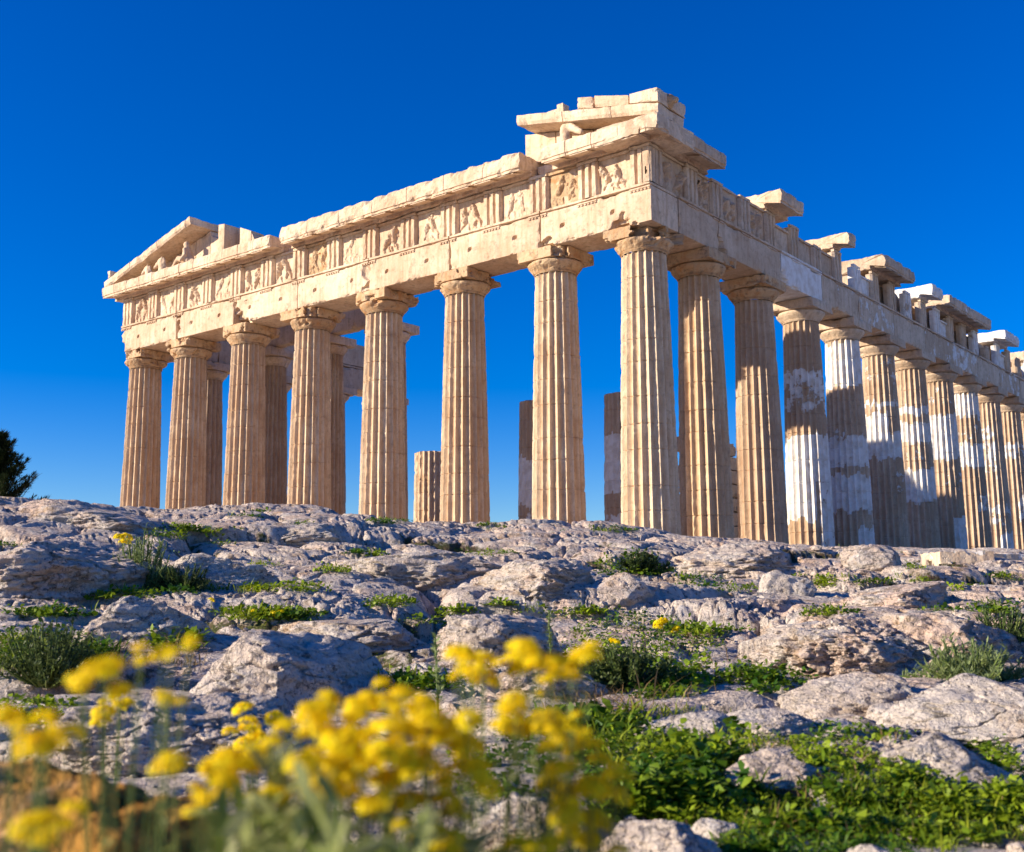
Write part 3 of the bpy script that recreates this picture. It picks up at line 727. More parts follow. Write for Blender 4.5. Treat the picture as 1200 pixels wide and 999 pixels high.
# ---- blobby carved stone: joined ellipsoids fused by a voxel remesh (one continuous surface)
def fuse(name, caps, mat_, loc, parent=None, voxel=.05, rough=.02, rz=0.):
    """caps: list of (p0, p1, r0, r1) capsules"""
    bm = bmesh.new()
    for (a, b, r0, r1) in caps:
        a = Vector(a); b = Vector(b); n = max(2, int((b-a).length/(min(r0, r1)*.5))+1)
        for k in range(n):
            t = k/(n-1); p = a.lerp(b, t); r = r0+(r1-r0)*t
            bmesh.ops.create_icosphere(bm, subdivisions=2, radius=r, matrix=Matrix.Translation(p))
    me = bpy.data.meshes.new(name); bm.to_mesh(me); bm.free()
    tmp = bpy.data.objects.new(name+'_tmp', me); COL.objects.link(tmp)
    md = tmp.modifiers.new('r', 'REMESH'); md.mode = 'VOXEL'; md.voxel_size = voxel
    dg = bpy.context.evaluated_depsgraph_get(); ev = tmp.evaluated_get(dg); m2 = bpy.data.meshes.new_from_object(ev)
    bpy.data.objects.remove(tmp); bpy.data.meshes.remove(me)
    V = np.zeros(len(m2.vertices)*3, np.float32); m2.vertices.foreach_get('co', V); V = V.reshape(-1, 3).astype(float)
    N = np.zeros(len(m2.vertices)*3, np.float32); m2.vertices.foreach_get('normal', N); N = N.reshape(-1, 3)
    n = fbm(V[:, 0]/voxel*.35, V[:, 1]/voxel*.35, V[:, 2]/voxel*.35, 2)
    V = V+N*(n*rough)[:, None]
    m2.vertices.foreach_set('co', V.astype(np.float32).ravel()); m2.update(); m2.name = name
    m2.materials.clear(); m2.materials.append(mat_)
    for p in m2.polygons: p.use_smooth = True
    o = bpy.data.objects.new(name, m2); COL.objects.link(o); o.location = loc; o.rotation_euler[2] = rz
    if parent is not None: o.parent = parent
    return o
# reclining naked god, leaning back on the sloping ground (faces left)
o = fuse('reclining_statue', [((.30, 0, .22), (.05, 0, .55), .24, .26), ((.05, 0, .55), (.0, 0, .80), .26, .20), ((.0, 0, .86), (.0, -.02, 1.02), .08, .14), ((-.02, -.02, 1.08), (-.02, -.02, 1.10), .16, .15),
     ((.3, -.12, .22), (-.35, -.2, .42), .18, .14), ((-.35, -.2, .42), (-.75, -.2, .12), .13, .09), ((.3, .1, .2), (-.45, .1, .2), .18, .13), ((-.45, .1, .2), (-1.0, .1, .1), .12, .08),
     ((.1, -.22, .78), (.28, -.3, .45), .10, .09), ((.28, -.3, .45), (.1, -.42, .22), .085, .07), ((0, .2, .75), (-.35, .15, .55), .1, .08), ((.5, 0, .12), (-.2, 0, .1), .2, .14)], M_MAR, (-24.35, -1.0, 13.74), voxel=.045)
tag(o, 'pale statue of a reclining nude man propped on his arm under the left pediment peak', 'statue')
o = fuse('horse_head_statue', [((0, 0, .0), (-.12, 0, .42), .22, .15), ((-.12, 0, .42), (-.20, 0, .52), .15, .12), ((-.2, 0, .5), (-.52, -.04, .30), .13, .075), ((-.10, -.06, .56), (-.09, -.07, .66), .045, .02), ((-.10, .06, .56), (-.09, .07, .66), .045, .02), ((.08, 0, .15), (-.02, 0, .58), .10, .05)], M_MAR, (-26.0, -1.1, 13.74), voxel=.035); o.scale = (1.25, 1.25, 1.25)
tag(o, 'stone horse head nearest the reclining statue in the left pediment corner', 'statue', 'horse heads in the pediment corners')
o = fuse('horse_head_statue', [((0, 0, .0), (-.10, 0, .34), .2, .13), ((-.1, 0, .34), (-.16, 0, .42), .13, .11), ((-.16, 0, .42), (-.42, -.04, .22), .11, .07), ((-.08, -.06, .46), (-.06, -.07, .55), .045, .02), ((-.08, .06, .46), (-.06, .07, .55), .045, .02), ((.08, .02, .1), (0, 0, .44), .10, .05)], M_MAR, (-27.1, -1.15, 13.74), voxel=.035); o.scale = (1.2, 1.2, 1.15)
tag(o, 'small stone horse head, furthest left of the carvings in the left pediment', 'statue', 'horse heads in the pediment corners')
o = fuse('horse_head_statue', [((-.35, .05, .0), (-.32, 0, .62), .26, .2), ((-.32, 0, .62), (-.05, -.02, .62), .18, .15), ((-.05, -.02, .6), (.42, -.12, .26), .16, .10), ((-.15, -.1, .75), (-.16, -.12, .86), .05, .02), ((-.15, .1, .75), (-.16, .12, .86), .05, .02), ((-.5, 0, .1), (-.42, 0, .68), .12, .06)], M_MAR, (-2.0, -1.15, 13.74), voxel=.04)
tag(o, 'worn stone horse head under the right pediment slab above the near corner', 'statue', 'horse heads in the pediment corners')
o = fuse('stone_lion_head', [((0, 0, .1), (.05, 0, .22), .2, .2), ((.1, 0, .2), (.3, -.03, .14), .14, .11), ((-.05, -.14, .3), (-.04, -.15, .32), .07, .05), ((-.05, .14, .3), (-.04, .15, .32), .07, .05)], M_CAP, (1.55, -.75, 14.18), parent=TEM, voxel=.035)
mb = MB(); box(mb, (-3.35, .5, 15.10), (-2.55, .95, 15.35), res=.07, chip=.12, fr=FAC, seed=6.); box(mb, (-2.9, .5, 15.2), (-2.6, .9, 15.52), res=.06, chip=.12, fr=FAC, seed=8.)
o = mb.build('stone_fragment', M_MAR, loc=(-2.95, -.7, 15.1)); tag(o, 'small broken stone lump lying on top of the right pediment slab', 'stone fragment')

# ---- remains of the inner hall wall and a column stump seen between the shafts
mb = MB()
for k in range(9):
    for j in range(3):
        x0 = -4.6+.0; y0 = 9+j*1.9+(.9 if k % 2 else 0)
        if k > 5 and j == 2: continue
        if k > 7-j: continue
        box(mb, (x0, y0+.008, .704+k*.60), (x0+1.15, y0+1.88, .70+(k+1)*.60-.004), res=.2, chip=.10, rough=.02, seed=k*3.+j)
o = mb.build('hall_wall', M_FLANK, TEM)
st = column(-28.84, 20.7, 0, rb=1.12, rt=1.05, seed=91., top=7.5, mats=(M_MAR, M_FLANK), wear=3.4, zs=60, label='ruined stump of a column with crumbling base')
mb = MB()
for k in range(7): box(mb, (-27.9+k*1.3, 12+.8*math.sin(k*3), 0.7), (-27.9+k*1.3+.9, 13+.8*math.sin(k*3), 1.2+.5*abs(math.sin(k*2))), res=.15, chip=.2, seed=k*1.)
mb.build('fallen_masonry', M_FLANK, TEM)
mb = MB(); box(mb, (-30.2, 19.2, .01), (-27.4, 22.2, 2.6), res=.2, chip=.5, rough=.1, seed=5.); mb.build('rubble_base', M_CAP, TEM)

# ================================================================== ROCKS
_ico = {}
def ico(sub):
    if sub not in _ico:
        bm = bmesh.new(); bmesh.ops.create_icosphere(bm, subdivisions=sub, radius=1.)
        V = np.array([v.co[:] for v in bm.verts]); F = np.array([[v.index for v in f.verts] for f in bm.faces]); bm.free(); _ico[sub] = (V, F)
    return _ico[sub]
def rock(u, v, wpx, asp=.6, dep=.8, seed=0, label='', mat_=None, sub=6, sink=.35, name='limestone_boulder', rz=None, facets=9, lean=0., rough=1., dist=None, group=None, tall=None):
    """boulder whose foot stands on the ground at photo point (u, v); wpx = width seen in the photo"""
    if dist is None:
        p, d = pick(u, v)
    else:
        r = FW+RT*((u-600)/FPX)+UP*((499.5-v)/FPX); r2 = r[:2]/np.hypot(*r[:2]); p = np.array([CAM[0]+r2[0]*dist, CAM[1]+r2[1]*dist, 0]); p[2] = gz(p[0], p[1]); d = dist
    w = wpx*d/FPX/2; h = w*asp*2; dp = w*dep
    r_ = np.random.default_rng(seed+11)
    V, F = ico(sub)
    # blunt facets: cut the ball by random planes, rounding the cuts
    P = V.copy()
    for k in range(facets):
        nrm = r_.normal(size=3); nrm[2] = abs(nrm[2])*.9; nrm /= np.linalg.norm(nrm)
        t = r_.uniform(.5, .85); dd = P@nrm-t
        P = P-nrm*np.where(dd > 0, dd*.78, 0)[:, None]
    s = seed*1.7
    n = fbm(P[:, 0]*1.3+s, P[:, 1]*1.3, P[:, 2]*1.3+s, 3); n2 = fbm(P[:, 0]*4+s, P[:, 1]*4, P[:, 2]*4, 5, gain=.62); n3 = ridged(P[:, 0]*2.6+s, P[:, 1]*2.6, P[:, 2]*3.6, 4)
    n4 = fbm(P[:, 0]*11+s, P[:, 1]*11, P[:, 2]*15, 4, gain=.65)
    P = P*(1+.22*n+.10*rough*n2+.07*rough*n3+.022*rough*n4)[:, None]
    dc = d+dp*.75; vt = v-asp*wpx
    rt_ = FW+RT*((u-600)/FPX)+UP*((499.5-vt)/FPX); ztop = CAM[2]+rt_[2]/math.hypot(rt_[0], rt_[1])*dc
    h = max(ztop-p[2], .12*w)*.85
    ckr = np.abs(fbm(P[:, 0]*1.6+s, P[:, 1]*1.6, P[:, 2]*2.4, 3)); P = P*(1-.07*np.exp(-(ckr/.03)**2))[:, None]
    P = P*np.array([w*1.08, dp, h])
    P[:, 2] += P[:, 0]*lean
    a = (rz if rz is not None else r_.uniform(-.3, .3))
    # local x axis lies across the view at that point
    dirv = (p-CAM)[:2]; dirv /= np.linalg.norm(dirv); rx = np.array([dirv[1], -dirv[0]])
    X = P[:, 0]*math.cos(a)-P[:, 1]*math.sin(a); Y = P[:, 0]*math.sin(a)+P[:, 1]*math.cos(a)
    W = np.stack([X*rx[0]+Y*dirv[0], X*rx[1]+Y*dirv[1], P[:, 2]], 1)
    cx = p[0]+dirv[0]*dp*.75; cy = p[1]+dirv[1]*dp*.75
    mb = MB(); mb.add(W, F, soil=-.6)
    o = mb.build(name, mat_ or M_BOULD, smooth=True)
    o.location = (cx, cy, max(ztop, p[2]+.1*w)-W[:, 2].max())
    return tag(o, label, 'rock', group)
ROCKS = [
 # u, v(foot), width px, height/width, depth, kwargs
 (345, 832, 265, .36, .9, dict(seed=1, lean=-.10, label='big smooth grey boulder at left of centre with its right half in blue shade', sub=7, facets=12, rough=.55, sink=.3)),
 (172, 752, 150, .36, .8, dict(seed=2, label='pale boulder with a flat sunny top standing behind leafy green weeds on the left')),
 (62, 702, 215, .33, 1., dict(seed=3, lean=.05, label='large shaded rock slab on the far left, below the crest', sub=7, mat_=M_ROCK)),
 (252, 690, 150, .28, .7, dict(seed=4, label='low blue-shaded rock in the hollow right of the tall grey-green shrub')),
 (578, 772, 165, .32, .8, dict(seed=5, label='pinkish wedge-shaped rock in the centre, just above the yellow blossoms', mat_=M_ROCK)),
 (412, 768, 215, .20, .9, dict(seed=6, label='long low pink-grey slab left of the wedge-shaped rock', mat_=M_ROCK)),
 (1024, 670, 68, .46, .8, dict(seed=7, sub=5, label='rounded boulder sitting alone on the ridge in front of the long colonnade', facets=14, sink=.2)),
 (916, 697, 70, .42, .8, dict(seed=8, sub=5, label='small whitish rock below and left of the ridge boulder', sink=.25)),
 (1092, 912, 165, .33, .9, dict(seed=9, label='squat boulder in the green weeds at lower right with a shaded right flank', facets=13)),
 (1170, 868, 230, .34, 1., dict(seed=10, label='wide smooth grey rock at the right edge above the weeds', rough=.6, sub=7)),
 (1005, 838, 165, .30, .8, dict(seed=12, label='rust-spotted tan boulder left of the wide smooth rock', mat_=M_ROCK, facets=7)),
 (1000, 790, 200, .36, .9, dict(seed=13, label='tall craggy pitted outcrop at right, darkly shaded on its right side', sub=7, mat_=M_ROCK, rough=1.9, facets=6)),
 (1110, 775, 170, .34, .9, dict(seed=14, label='craggy blue-shaded outcrop beside the grey shrub on the right', mat_=M_ROCK, rough=1.9, facets=6)),
 (640, 1010, 190, .42, .8, dict(seed=15, label='jagged whitish rock at the bottom edge between blossoms and weeds', sub=7, rough=1.5)),
 (768, 1015, 170, .34, .8, dict(seed=16, label='shadowed rock at the bottom edge, left of the green weeds', rough=1.2)),
 (190, 905, 260, .36, .9, dict(seed=17, label='broad fissured grey rock behind the yellow blossoms at lower left', sub=7, mat_=M_ROCK, rough=1.2, facets=8)),
 (838, 985, 62, .42, .8, dict(seed=18, sub=5, label='small pale stone low in the weeds near the bottom edge', facets=10)),
 (1022, 1012, 55, .4, .8, dict(seed=19, sub=5, label='small stone cut by the bottom edge among the clover')),
 (905, 925, 120, .40, .8, dict(seed=20, label='dark mossy rock half buried in the middle of the green weeds', mat_=M_ROCK)),
 (812, 872, 110, .34, .8, dict(seed=21, label='low rock with a blue shadow at the upper left corner of the green weeds')),
 (650, 815, 130, .30, .8, dict(seed=22, label='low pink rock behind the tallest yellow blossoms', mat_=M_ROCK)),
 (905, 862, 110, .28, .9, dict(seed=23, label='flat broken stone between the weeds and the tan boulder', mat_=M_ROCK)),
 (715, 705, 95, .36, .8, dict(seed=24, sub=5, label='rock with a dark hollow of weeds behind it, below the near corner column', mat_=M_ROCK)),
 (845, 672, 150, .24, .9, dict(seed=25, label='shadowed outcrop below the second side column', mat_=M_ROCK, rough=1.6)),
 (500, 690, 190, .22, .9, dict(seed=26, label='humped pinkish rock in the middle distance, centre left', mat_=M_ROCK)),
 (640, 690, 170, .20, .9, dict(seed=27, label='lumpy rock with a small blue-shaded notch in the middle distance', mat_=M_ROCK, rough=1.6)),
 (340, 640, 150, .18, .9, dict(seed=28, label='pale ledge on the crest right of a patch of grass', mat_=M_ROCK)),
 (90, 618, 190, .18, .9, dict(seed=29, label='rounded ledge forming the left end of the crest', mat_=M_ROCK)),
 (1060, 712, 140, .22, 1., dict(seed=30, label='long flat tan ledge right of the small whitish rock', mat_=M_ROCK)),
]
for (u, v, w, asp, dep, kw) in ROCKS: rock(u, v, w, asp, dep, **kw)
o = rock(50, 1010, 560, .25, .6, seed=35, dist=1.35, mat_=M_LICH, label='blurred orange-lichened rock filling the bottom left corner', sub=6, facets=8, sink=.3)
o.location.z = CAM[2]-.185-max(v.co.z for v in o.data.vertices)
# pale worked slabs lying on the ridge by the long side
for k, (u, v, w, lb) in enumerate([(1120, 652, 60, 'thin pale marble slab lying on the ridge, the left one of two'), (1185, 656, 90, 'thin pale marble slab lying on the ridge at the right edge')]):
    q = pick(u, v)
    if q is None: continue
    p, d = q; L = w*d/FPX; mb = MB(); box(mb, (-L/2, -.5, -.25), (L/2, .5, .16), res=.1, chip=.10, rough=.02, seed=k*3., new=.5)
    o = mb.build('marble_slab', M_MAR); o.location = (p[0], p[1], p[2]-.08); o.rotation_euler[2] = -YAW+.2*k; tag(o, lb, 'slab')

# ================================================================== PLANTS
from mathutils.bvhtree import BVHTree
_dg = bpy.context.evaluated_depsgraph_get()
SURF = []
for o in list(COL.objects):
    if o.type == 'MESH' and o.parent is None and o.name.split('.')[0] in ('limestone_boulder', 'marble_slab'):
        me = o.data; mw = Matrix.Translation(o.location) @ o.rotation_euler.to_matrix().to_4x4()
        SURF.append(BVHTree.FromPolygons([mw @ v.co for v in me.vertices], [p.vertices[:] for p in me.polygons]))
def hitrock(p, d, best):
    for t in SURF:
        h = t.ray_cast(Vector(p), Vector(d), best)
        if h[0] is not None and h[3] < best: best = h[3]
    return best
def spot(u, v, rocks=True):
    """point of ground or rock seen at a photo position, None when it is sky"""
    q = pick(u, v)
    if q is None: return None
    p, d = q
    if rocks:
        L = np.linalg.norm(p-CAM); r = (p-CAM)/L; b = hitrock(CAM, r, L)
        if b < L: return None            # a boulder stands in front
    return p, d
def leaves(P, D, L, W, tint, bend=.35, fold=.0, seg=2):
    """leaf blades: base points P, directions D, lengths, widths -> arrays"""
    n = len(P); D = D/np.linalg.norm(D, axis=1)[:, None]
    S = np.cross(D, np.array([0, 0, 1.])+rng.normal(0, .25, (n, 3))); S /= np.linalg.norm(S, axis=1)[:, None]+1e-9
    rows = []
    pr = {2: [(0, .35), (.5, 1.), (1, .05)], 3: [(0, .3), (.35, .9), (.7, .9), (1, .05)]}[seg]
    for t, w in pr:
        c = P+D*(L*t)[:, None]; c[:, 2] -= bend*L*t*t
        rows.append(np.stack([c-S*(W*w/2)[:, None], c+S*(W*w/2)[:, None]], 1))
    V = np.stack(rows, 1).reshape(n, -1, 3); m = V.shape[1]
    base = np.arange(n)[:, None]*m
    F = np.concatenate([base+np.array([2*k, 2*k+1, 2*k+3, 2*k+2]) for k in range(seg)], 0)
    return V.reshape(-1, 3), F, np.repeat(tint, m)
def clump(mb, p, r, n, L, W, up=.6, hgt=0., tint=None, bend=.35):
    """n leaves round point p within radius r"""
    a = rng.uniform(0, 2*np.pi, n); q = r*np.sqrt(rng.uniform(0, 1, n))
    B = np.stack([p[0]+np.cos(a)*q, p[1]+np.sin(a)*q, np.full(n, p[2])+rng.uniform(0, 1, n)*hgt*(1-(q/r)**2)], 1)
    D = rng.normal(0, 1, (n, 3)); D[:, 2] = np.abs(D[:, 2])*.6+up
    kk = float(np.clip(np.exp(.3*rng.normal()), .5, 1.7)); l = L*kk*rng.uniform(.5, 1.25, n); w = W*kk*rng.uniform(.6, 1.2, n)
    tt_ = .5 if tint is None else tint; tt_ = tt_+.9*float(pn(p[0]*2.1, p[1]*2.1, 55.))+rng.normal(0, .15)
    t = np.clip(rng.normal(tt_, .22, n), 0, 1)
    V, F, T = leaves(B, D, l, w, t, bend); mb.add(V, F, tint=T)

grass = MB(); cover = MB(); dry = MB()
def patch(u, v, ru, rv, dens, kind='cover', L=.02, r=.05, n=26, hgt=.03, tint=None, W=None):
    cnt = int(dens)
    for _ in range(cnt):
        a = rng.uniform(0, 2*np.pi); q = math.sqrt(rng.uniform(0, 1))
        s_ = spot(u+ru*q*math.cos(a), v+rv*q*math.sin(a), True)
        if s_ is None: continue
        p, d = s_
        if pn(p[0]*26/(2+d), p[1]*26/(2+d), 77.) < -.16: continue          # bare gaps
        if kind == 'cover': clump(cover, p-[0, 0, .01], r, n, L, W or L*.62, .5, hgt, tint)
        elif kind == 'grass': clump(grass, p-[0, 0, .01], r, n, L, W or L*.09, 1.3, 0, tint)
        else: clump(dry, p-[0, 0, .01], r, n, L, W or L*.07, 1.2, 0, tint)
# lush weeds at lower right
patch(950, 945, 260, 62, 560, L=.024, r=.05, n=30, hgt=.04)
patch(950, 945, 260, 62, 420, L=.034, r=.05, n=26, hgt=.04, W=.009)
patch(1130, 915, 90, 45, 260, L=.026, r=.05, n=26, hgt=.06)
patch(790, 900, 110, 60, 330, L=.034, r=.05, n=24, hgt=.08, tint=.35)
patch(950, 960, 270, 50, 230, 'grass', L=.07, r=.04, n=12, W=.004)
patch(800, 870, 110, 40, 150, 'grass', L=.085, r=.05, n=14, W=.005)
patch(950, 940, 250, 60, 110, L=.04, r=.03, n=6, hgt=.06, tint=.9)
patch(960, 860, 110, 14, 120, L=.02, r=.06, n=22, hgt=.03, tint=.6)
patch(700, 830, 60, 20, 60, 'dry', L=.10, r=.06, n=8, W=.004)
patch(600, 900, 80, 40, 130, L=.025, r=.05, n=22, hgt=.05, tint=.2)
# leafy bank under the ledge in the middle
patch(745, 765, 95, 42, 260, L=.035, r=.09, n=26, hgt=.10, tint=.3)
patch(780, 800, 60, 18, 110, L=.035, r=.08, n=22, hgt=.05, tint=.7)
patch(900, 795, 45, 18, 70, L=.035, r=.09, n=22, hgt=.08, tint=.3)
patch(985, 775, 35, 12, 45, L=.035, r=.09, n=20, hgt=.06, tint=.6)
patch(740, 668, 48, 14, 60, L=.06, r=.18, n=26, hgt=.14, tint=.15)
patch(820, 682, 30, 8, 24, L=.05, r=.16, n=22, hgt=.1, tint=.2)
patch(595, 682, 32, 7, 34, L=.05, r=.14, n=22, hgt=.08, tint=.6)
patch(555, 722, 42, 8, 55, L=.045, r=.12, n=20, hgt=.06, tint=.7)
patch(500, 735, 40, 8, 30, L=.04, r=.12, n=20, hgt=.05, tint=.5)
for (u, v, a, b, c, t) in [(458, 708, 20, 6, 22, .5), (430, 652, 22, 6, 20, .3), (290, 603, 24, 4, 26, .4), (212, 625, 36, 8, 40, .75), (262, 634, 22, 6, 22, .75), (455, 612, 26, 3, 20, .2), (578, 619, 15, 3, 10, .3), (718, 622, 26, 3, 20, .4),
                           (962, 684, 18, 8, 26, .6), (1000, 686, 90, 4, 40, .5), (1060, 665, 22, 4, 14, .5), (1165, 680, 30, 5, 16, .5), (870, 690, 40, 6, 26, .4), (400, 762, 60, 6, 30, .5), (310, 722, 60, 9, 70, .55), (330, 690, 50, 6, 34, .75), (240, 692, 40, 5, 24, .3),
                           (120, 660, 30, 5, 18, .5), (400, 668, 30, 4, 14, .6), (560, 650, 40, 4, 14, .5), (660, 722, 50, 6, 30, .5), (830, 740, 40, 7, 26, .6), (1080, 740, 40, 6, 22, .6), (930, 760, 30, 6, 20, .5), (480, 800, 60, 8, 40, .6), (140, 700, 40, 6, 24, .6), (300, 665, 26, 4, 16, .7), (1090, 690, 50, 4, 18, .6), (680, 850, 60, 10, 50, .5), (350, 615, 20, 3, 10, .5), (60, 720, 60, 5, 30, .4),
                           (20, 645, 26, 10, 26, .2), (1140, 713, 60, 8, 40, .3), (970, 718, 24, 6, 20, .5), (1030, 768, 40, 8, 30, .6)]:
    patch(u, v, a, b, c, L=.05, r=.14, n=20, hgt=.06, tint=t); patch(u, v, a, b, c*.6, 'grass', L=.10, r=.12, n=14, W=.008, tint=t)
patch(205, 745, 36, 20, 60, L=.075, r=.06, n=14, hgt=.10, tint=.6, W=.028)
patch(260, 800, 36, 18, 60, L=.03, r=.05, n=22, hgt=.06, tint=.4)
patch(40, 835, 60, 14, 90, L=.026, r=.05, n=22, hgt=.04, tint=.45)
patch(60, 775, 80, 24, 120, 'grass', L=.11, r=.08, n=26, W=.006, tint=.3)
patch(50, 765, 75, 22, 120, L=.03, r=.08, n=22, hgt=.10, tint=.1)
patch(160, 770, 90, 16, 70, 'dry', L=.09, r=.07, n=14, W=.005)
patch(950, 940, 260, 60, 130, 'dry', L=.08, r=.05, n=7, W=.003)
patch(770, 780, 110, 50, 60, 'dry', L=.14, r=.1, n=6, W=.004)
patch(1000, 885, 180, 16, 60, 'dry', L=.05, r=.06, n=12, W=.004)
patch(480, 780, 120, 20, 40, 'dry', L=.05, r=.08, n=10, W=.004)
# growth in every crevice of the outcrop, also off to the sides of the photo
m = rng.integers(0, GX.size, 26000)
for k in m:
    s_ = GS.flat[k]; d = RR.flat[k]
    if d < 1.6 or d > 70: continue
    if s_ < .50+rng.uniform(0, .22): continue
    p = np.array([GX.flat[k], GY.flat[k], GZ.flat[k]])
    sc_ = .6+d/22
    if rng.random() < .55: clump(cover, p-[0, 0, .01], .08*sc_, 16, .026*sc_, .016*sc_, .5, .03*sc_)
    elif rng.random() < .7: clump(grass, p-[0, 0, .01], .06*sc_, 12, .07*sc_, .006*sc_, 1.2)
    else: clump(dry, p-[0, 0, .01], .07*sc_, 10, .05*sc_, .004*sc_, 1.)
tag(grass.build('grass', M_GRASS), kind='stuff'); tag(cover.build('ground_cover', M_CLOVER), kind='stuff'); tag(dry.build('dry_grass', M_DRY), kind='stuff')

# loose stones lying in the hollows
gv = MB(); Vi, Fi = ico(1)
for k in range(2600):
    if k < 1500:
        s_ = spot(rng.uniform(0, 1200), 640+350*rng.uniform(0, 1)**.8, True)
        if s_ is None: continue
        p, d = s_; r = rng.uniform(1.2, 5.5)*d/FPX*(.6+.8*rng.random()**3)
    else:
        i = int(rng.integers(0, GX.size)); d = RR.flat[i]
        if d > 40 or d < 1.5 or GS.flat[i] < .35: continue
        p = np.array([GX.flat[i], GY.flat[i], GZ.flat[i]]); r = rng.uniform(.008, .045)
    W = Vi*(1+.25*rng.normal(size=(len(Vi), 1)).clip(-1, 1))*r*rng.uniform(.6, 1.2, 3)*np.array([1, 1, .7])
    gv.add(W+p+[0, 0, r*.2], Fi, soil=-.6)
tag(gv.build('gravel', M_ROCK), kind='stuff')

# ---- shrubs: woody stems as a part, feathery shoots as foliage
def shrub(u, v, wpx, hpx, label, m=None, leaf=.03, n=90, seed=0, wleaf=.12, tint=.5, group=None, spread=.9, name='shrub', dist=None):
    s_ = spot(u, v, False) if dist is None else None
    p, d = s_
    w = wpx*d/FPX/2; h = hpx*d/FPX
    T = empty(name, p, label, 'shrub', group)
    st = MB(); fo = MB(); r_ = np.random.default_rng(seed)
    for k in range(n):
        a = r_.uniform(0, 2*np.pi); q = w*math.sqrt(r_.uniform(0, 1))*(1+.35*math.sin(3*a+seed)); top = np.array([math.cos(a)*q, math.sin(a)*q, h*r_.uniform(.25, 1.1)*(1-.5*(q/w)**2)])
        b = top*np.array([.25, .25, 0])-np.array([0, 0, .03]); mid = (b+top)/2+np.array([top[0], top[1], 0])*.12*spread
        t = np.linspace(0, 1, 6)[:, None]; pts = (1-t)**2*b+2*t*(1-t)*mid+t*t*top
        tube(st, pts, np.linspace(.0035, .0015, 6)*(1+d/8), 4, tint=r_.uniform(0, 1))
        nl = 34; tt = r_.uniform(.25, 1, nl); bp = np.stack([np.interp(tt, t[:, 0], pts[:, i]) for i in range(3)], 1)
        D = r_.normal(0, 1, (nl, 3)); D[:, 2] += .9
        V, F, TT = leaves(bp, D, leaf*r_.uniform(.6, 1.2, nl), leaf*wleaf*r_.uniform(.8, 1.3, nl), np.clip(r_.normal(tint, .25, nl), 0, 1), .1)
        fo.add(V, F, tint=TT)
    st.build('stem', M_STEM, T); fo.build('foliage', m or M_SHRUB, T)
    return T
shrub(165, 688, 70, 60, 'tall feathery grey-green shrub right of the large shaded slab on the left', M_GREYLEAF, leaf=.07, seed=1, wleaf=.12, n=110, tint=.35)
shrub(215, 692, 70, 30, 'low dark green bush at the right foot of the feathery shrub', M_SHRUB, leaf=.05, seed=2, wleaf=.2, tint=.3)
shrub(55, 800, 130, 62, 'dark tangled bush at the left edge below the shaded slab', M_SHRUB, leaf=.035, seed=3, wleaf=.3, n=130, tint=.5)
shrub(1172, 770, 95, 52, 'dark green bush at the right edge beside the craggy outcrop', M_SHRUB, leaf=.05, seed=4, wleaf=.15, n=150, tint=.3)
shrub(1135, 800, 110, 45, 'silvery grey-green shrub in front of the craggy outcrop on the right', M_GREYLEAF, leaf=.055, seed=5, wleaf=.14, n=120, tint=.5)
shrub(735, 800, 110, 42, 'leafy dark bush under the ledge in the middle', M_SHRUB, leaf=.03, seed=6, wleaf=.5, n=100, tint=.65)
shrub(755, 672, 60, 26, 'dark green bush in the hollow below the near corner column', M_SHRUB, leaf=.07, seed=7, wleaf=.3, n=80, tint=.2)

# ---- mullein-like spike with woolly leaves in the centre
def spike(u, v, hpx, label, seed=0, group=None):
    p, d = spot(u, v, False); h = hpx*d/FPX; T = empty('spurge_plant', p, label, 'plant', group); r_ = np.random.default_rng(seed)
    st = MB(); t = np.linspace(0, 1, 8); pts = np.stack([.03*h*np.sin(t*3+seed), .02*h*np.sin(t*2), h*t], 1); tube(st, pts, np.linspace(.006, .003, 8), 6, tint=.5); st.build('stem', M_STEM, T)
    n = 130; tt = r_.uniform(.1, 1, n)**.8; B = np.stack([np.interp(tt, t, pts[:, i]) for i in range(3)], 1); D = r_.normal(0, 1, (n, 3)); D[:, 2] = .5+.4*r_.random(n)
    V, F, TT = leaves(B, D, .045*r_.uniform(.6, 1.1, n)*(1.2-.5*tt), .011*np.ones(n), np.clip(r_.normal(.5, .2, n), 0, 1), .1); mb = MB(); mb.add(V, F, tint=TT); mb.build('foliage', M_GREYLEAF, T)
spike(510, 870, 120, 'tall leafy grey-green spike rising in the centre between the blossoms and the pink rock', 1, None)
spike(645, 800, 80, 'shorter leafy spike right of the wedge-shaped rock', 2, None)

# ---- yellow wildflowers
def flower_head(seed, r=1.):
    """cluster of small four-petalled blossoms on a rounded head of radius 1 (unit mesh)"""
    r_ = np.random.default_rng(seed); mb = MB(); n = 60
    for k in range(n):
        th = r_.uniform(0, 2*np.pi); el = math.asin(r_.uniform(-.15, 1)); c = np.array([math.cos(th)*math.cos(el), math.sin(th)*math.cos(el), .62*math.sin(el)])*r_.uniform(.72, 1.05)
        nrm = c/np.linalg.norm(c)+np.array([0, 0, .5]); nrm /= np.linalg.norm(nrm); a = np.cross(nrm, [.3, .9, .1]); a /= np.linalg.norm(a); b = np.cross(nrm, a)
        s = r_.uniform(.26, .38); ro = r_.uniform(0, 1.5); V = [c]; tn = r_.uniform(.1, 1)
        F = []
        for q in range(4):
            ang = ro+q*np.pi/2
            for da, rr, up in ((-.5, .75, .18), (0, 1.05, .30), (.5, .75, .18)):
                V.append(c+(a*math.cos(ang+da)+b*math.sin(ang+da))*s*rr+nrm*s*up)
            F += [[0, 1+q*3, 2+q*3], [0, 2+q*3, 3+q*3]]
        mb.add(np.array(V), F, tint=tn)
    return mb
HEADS = []
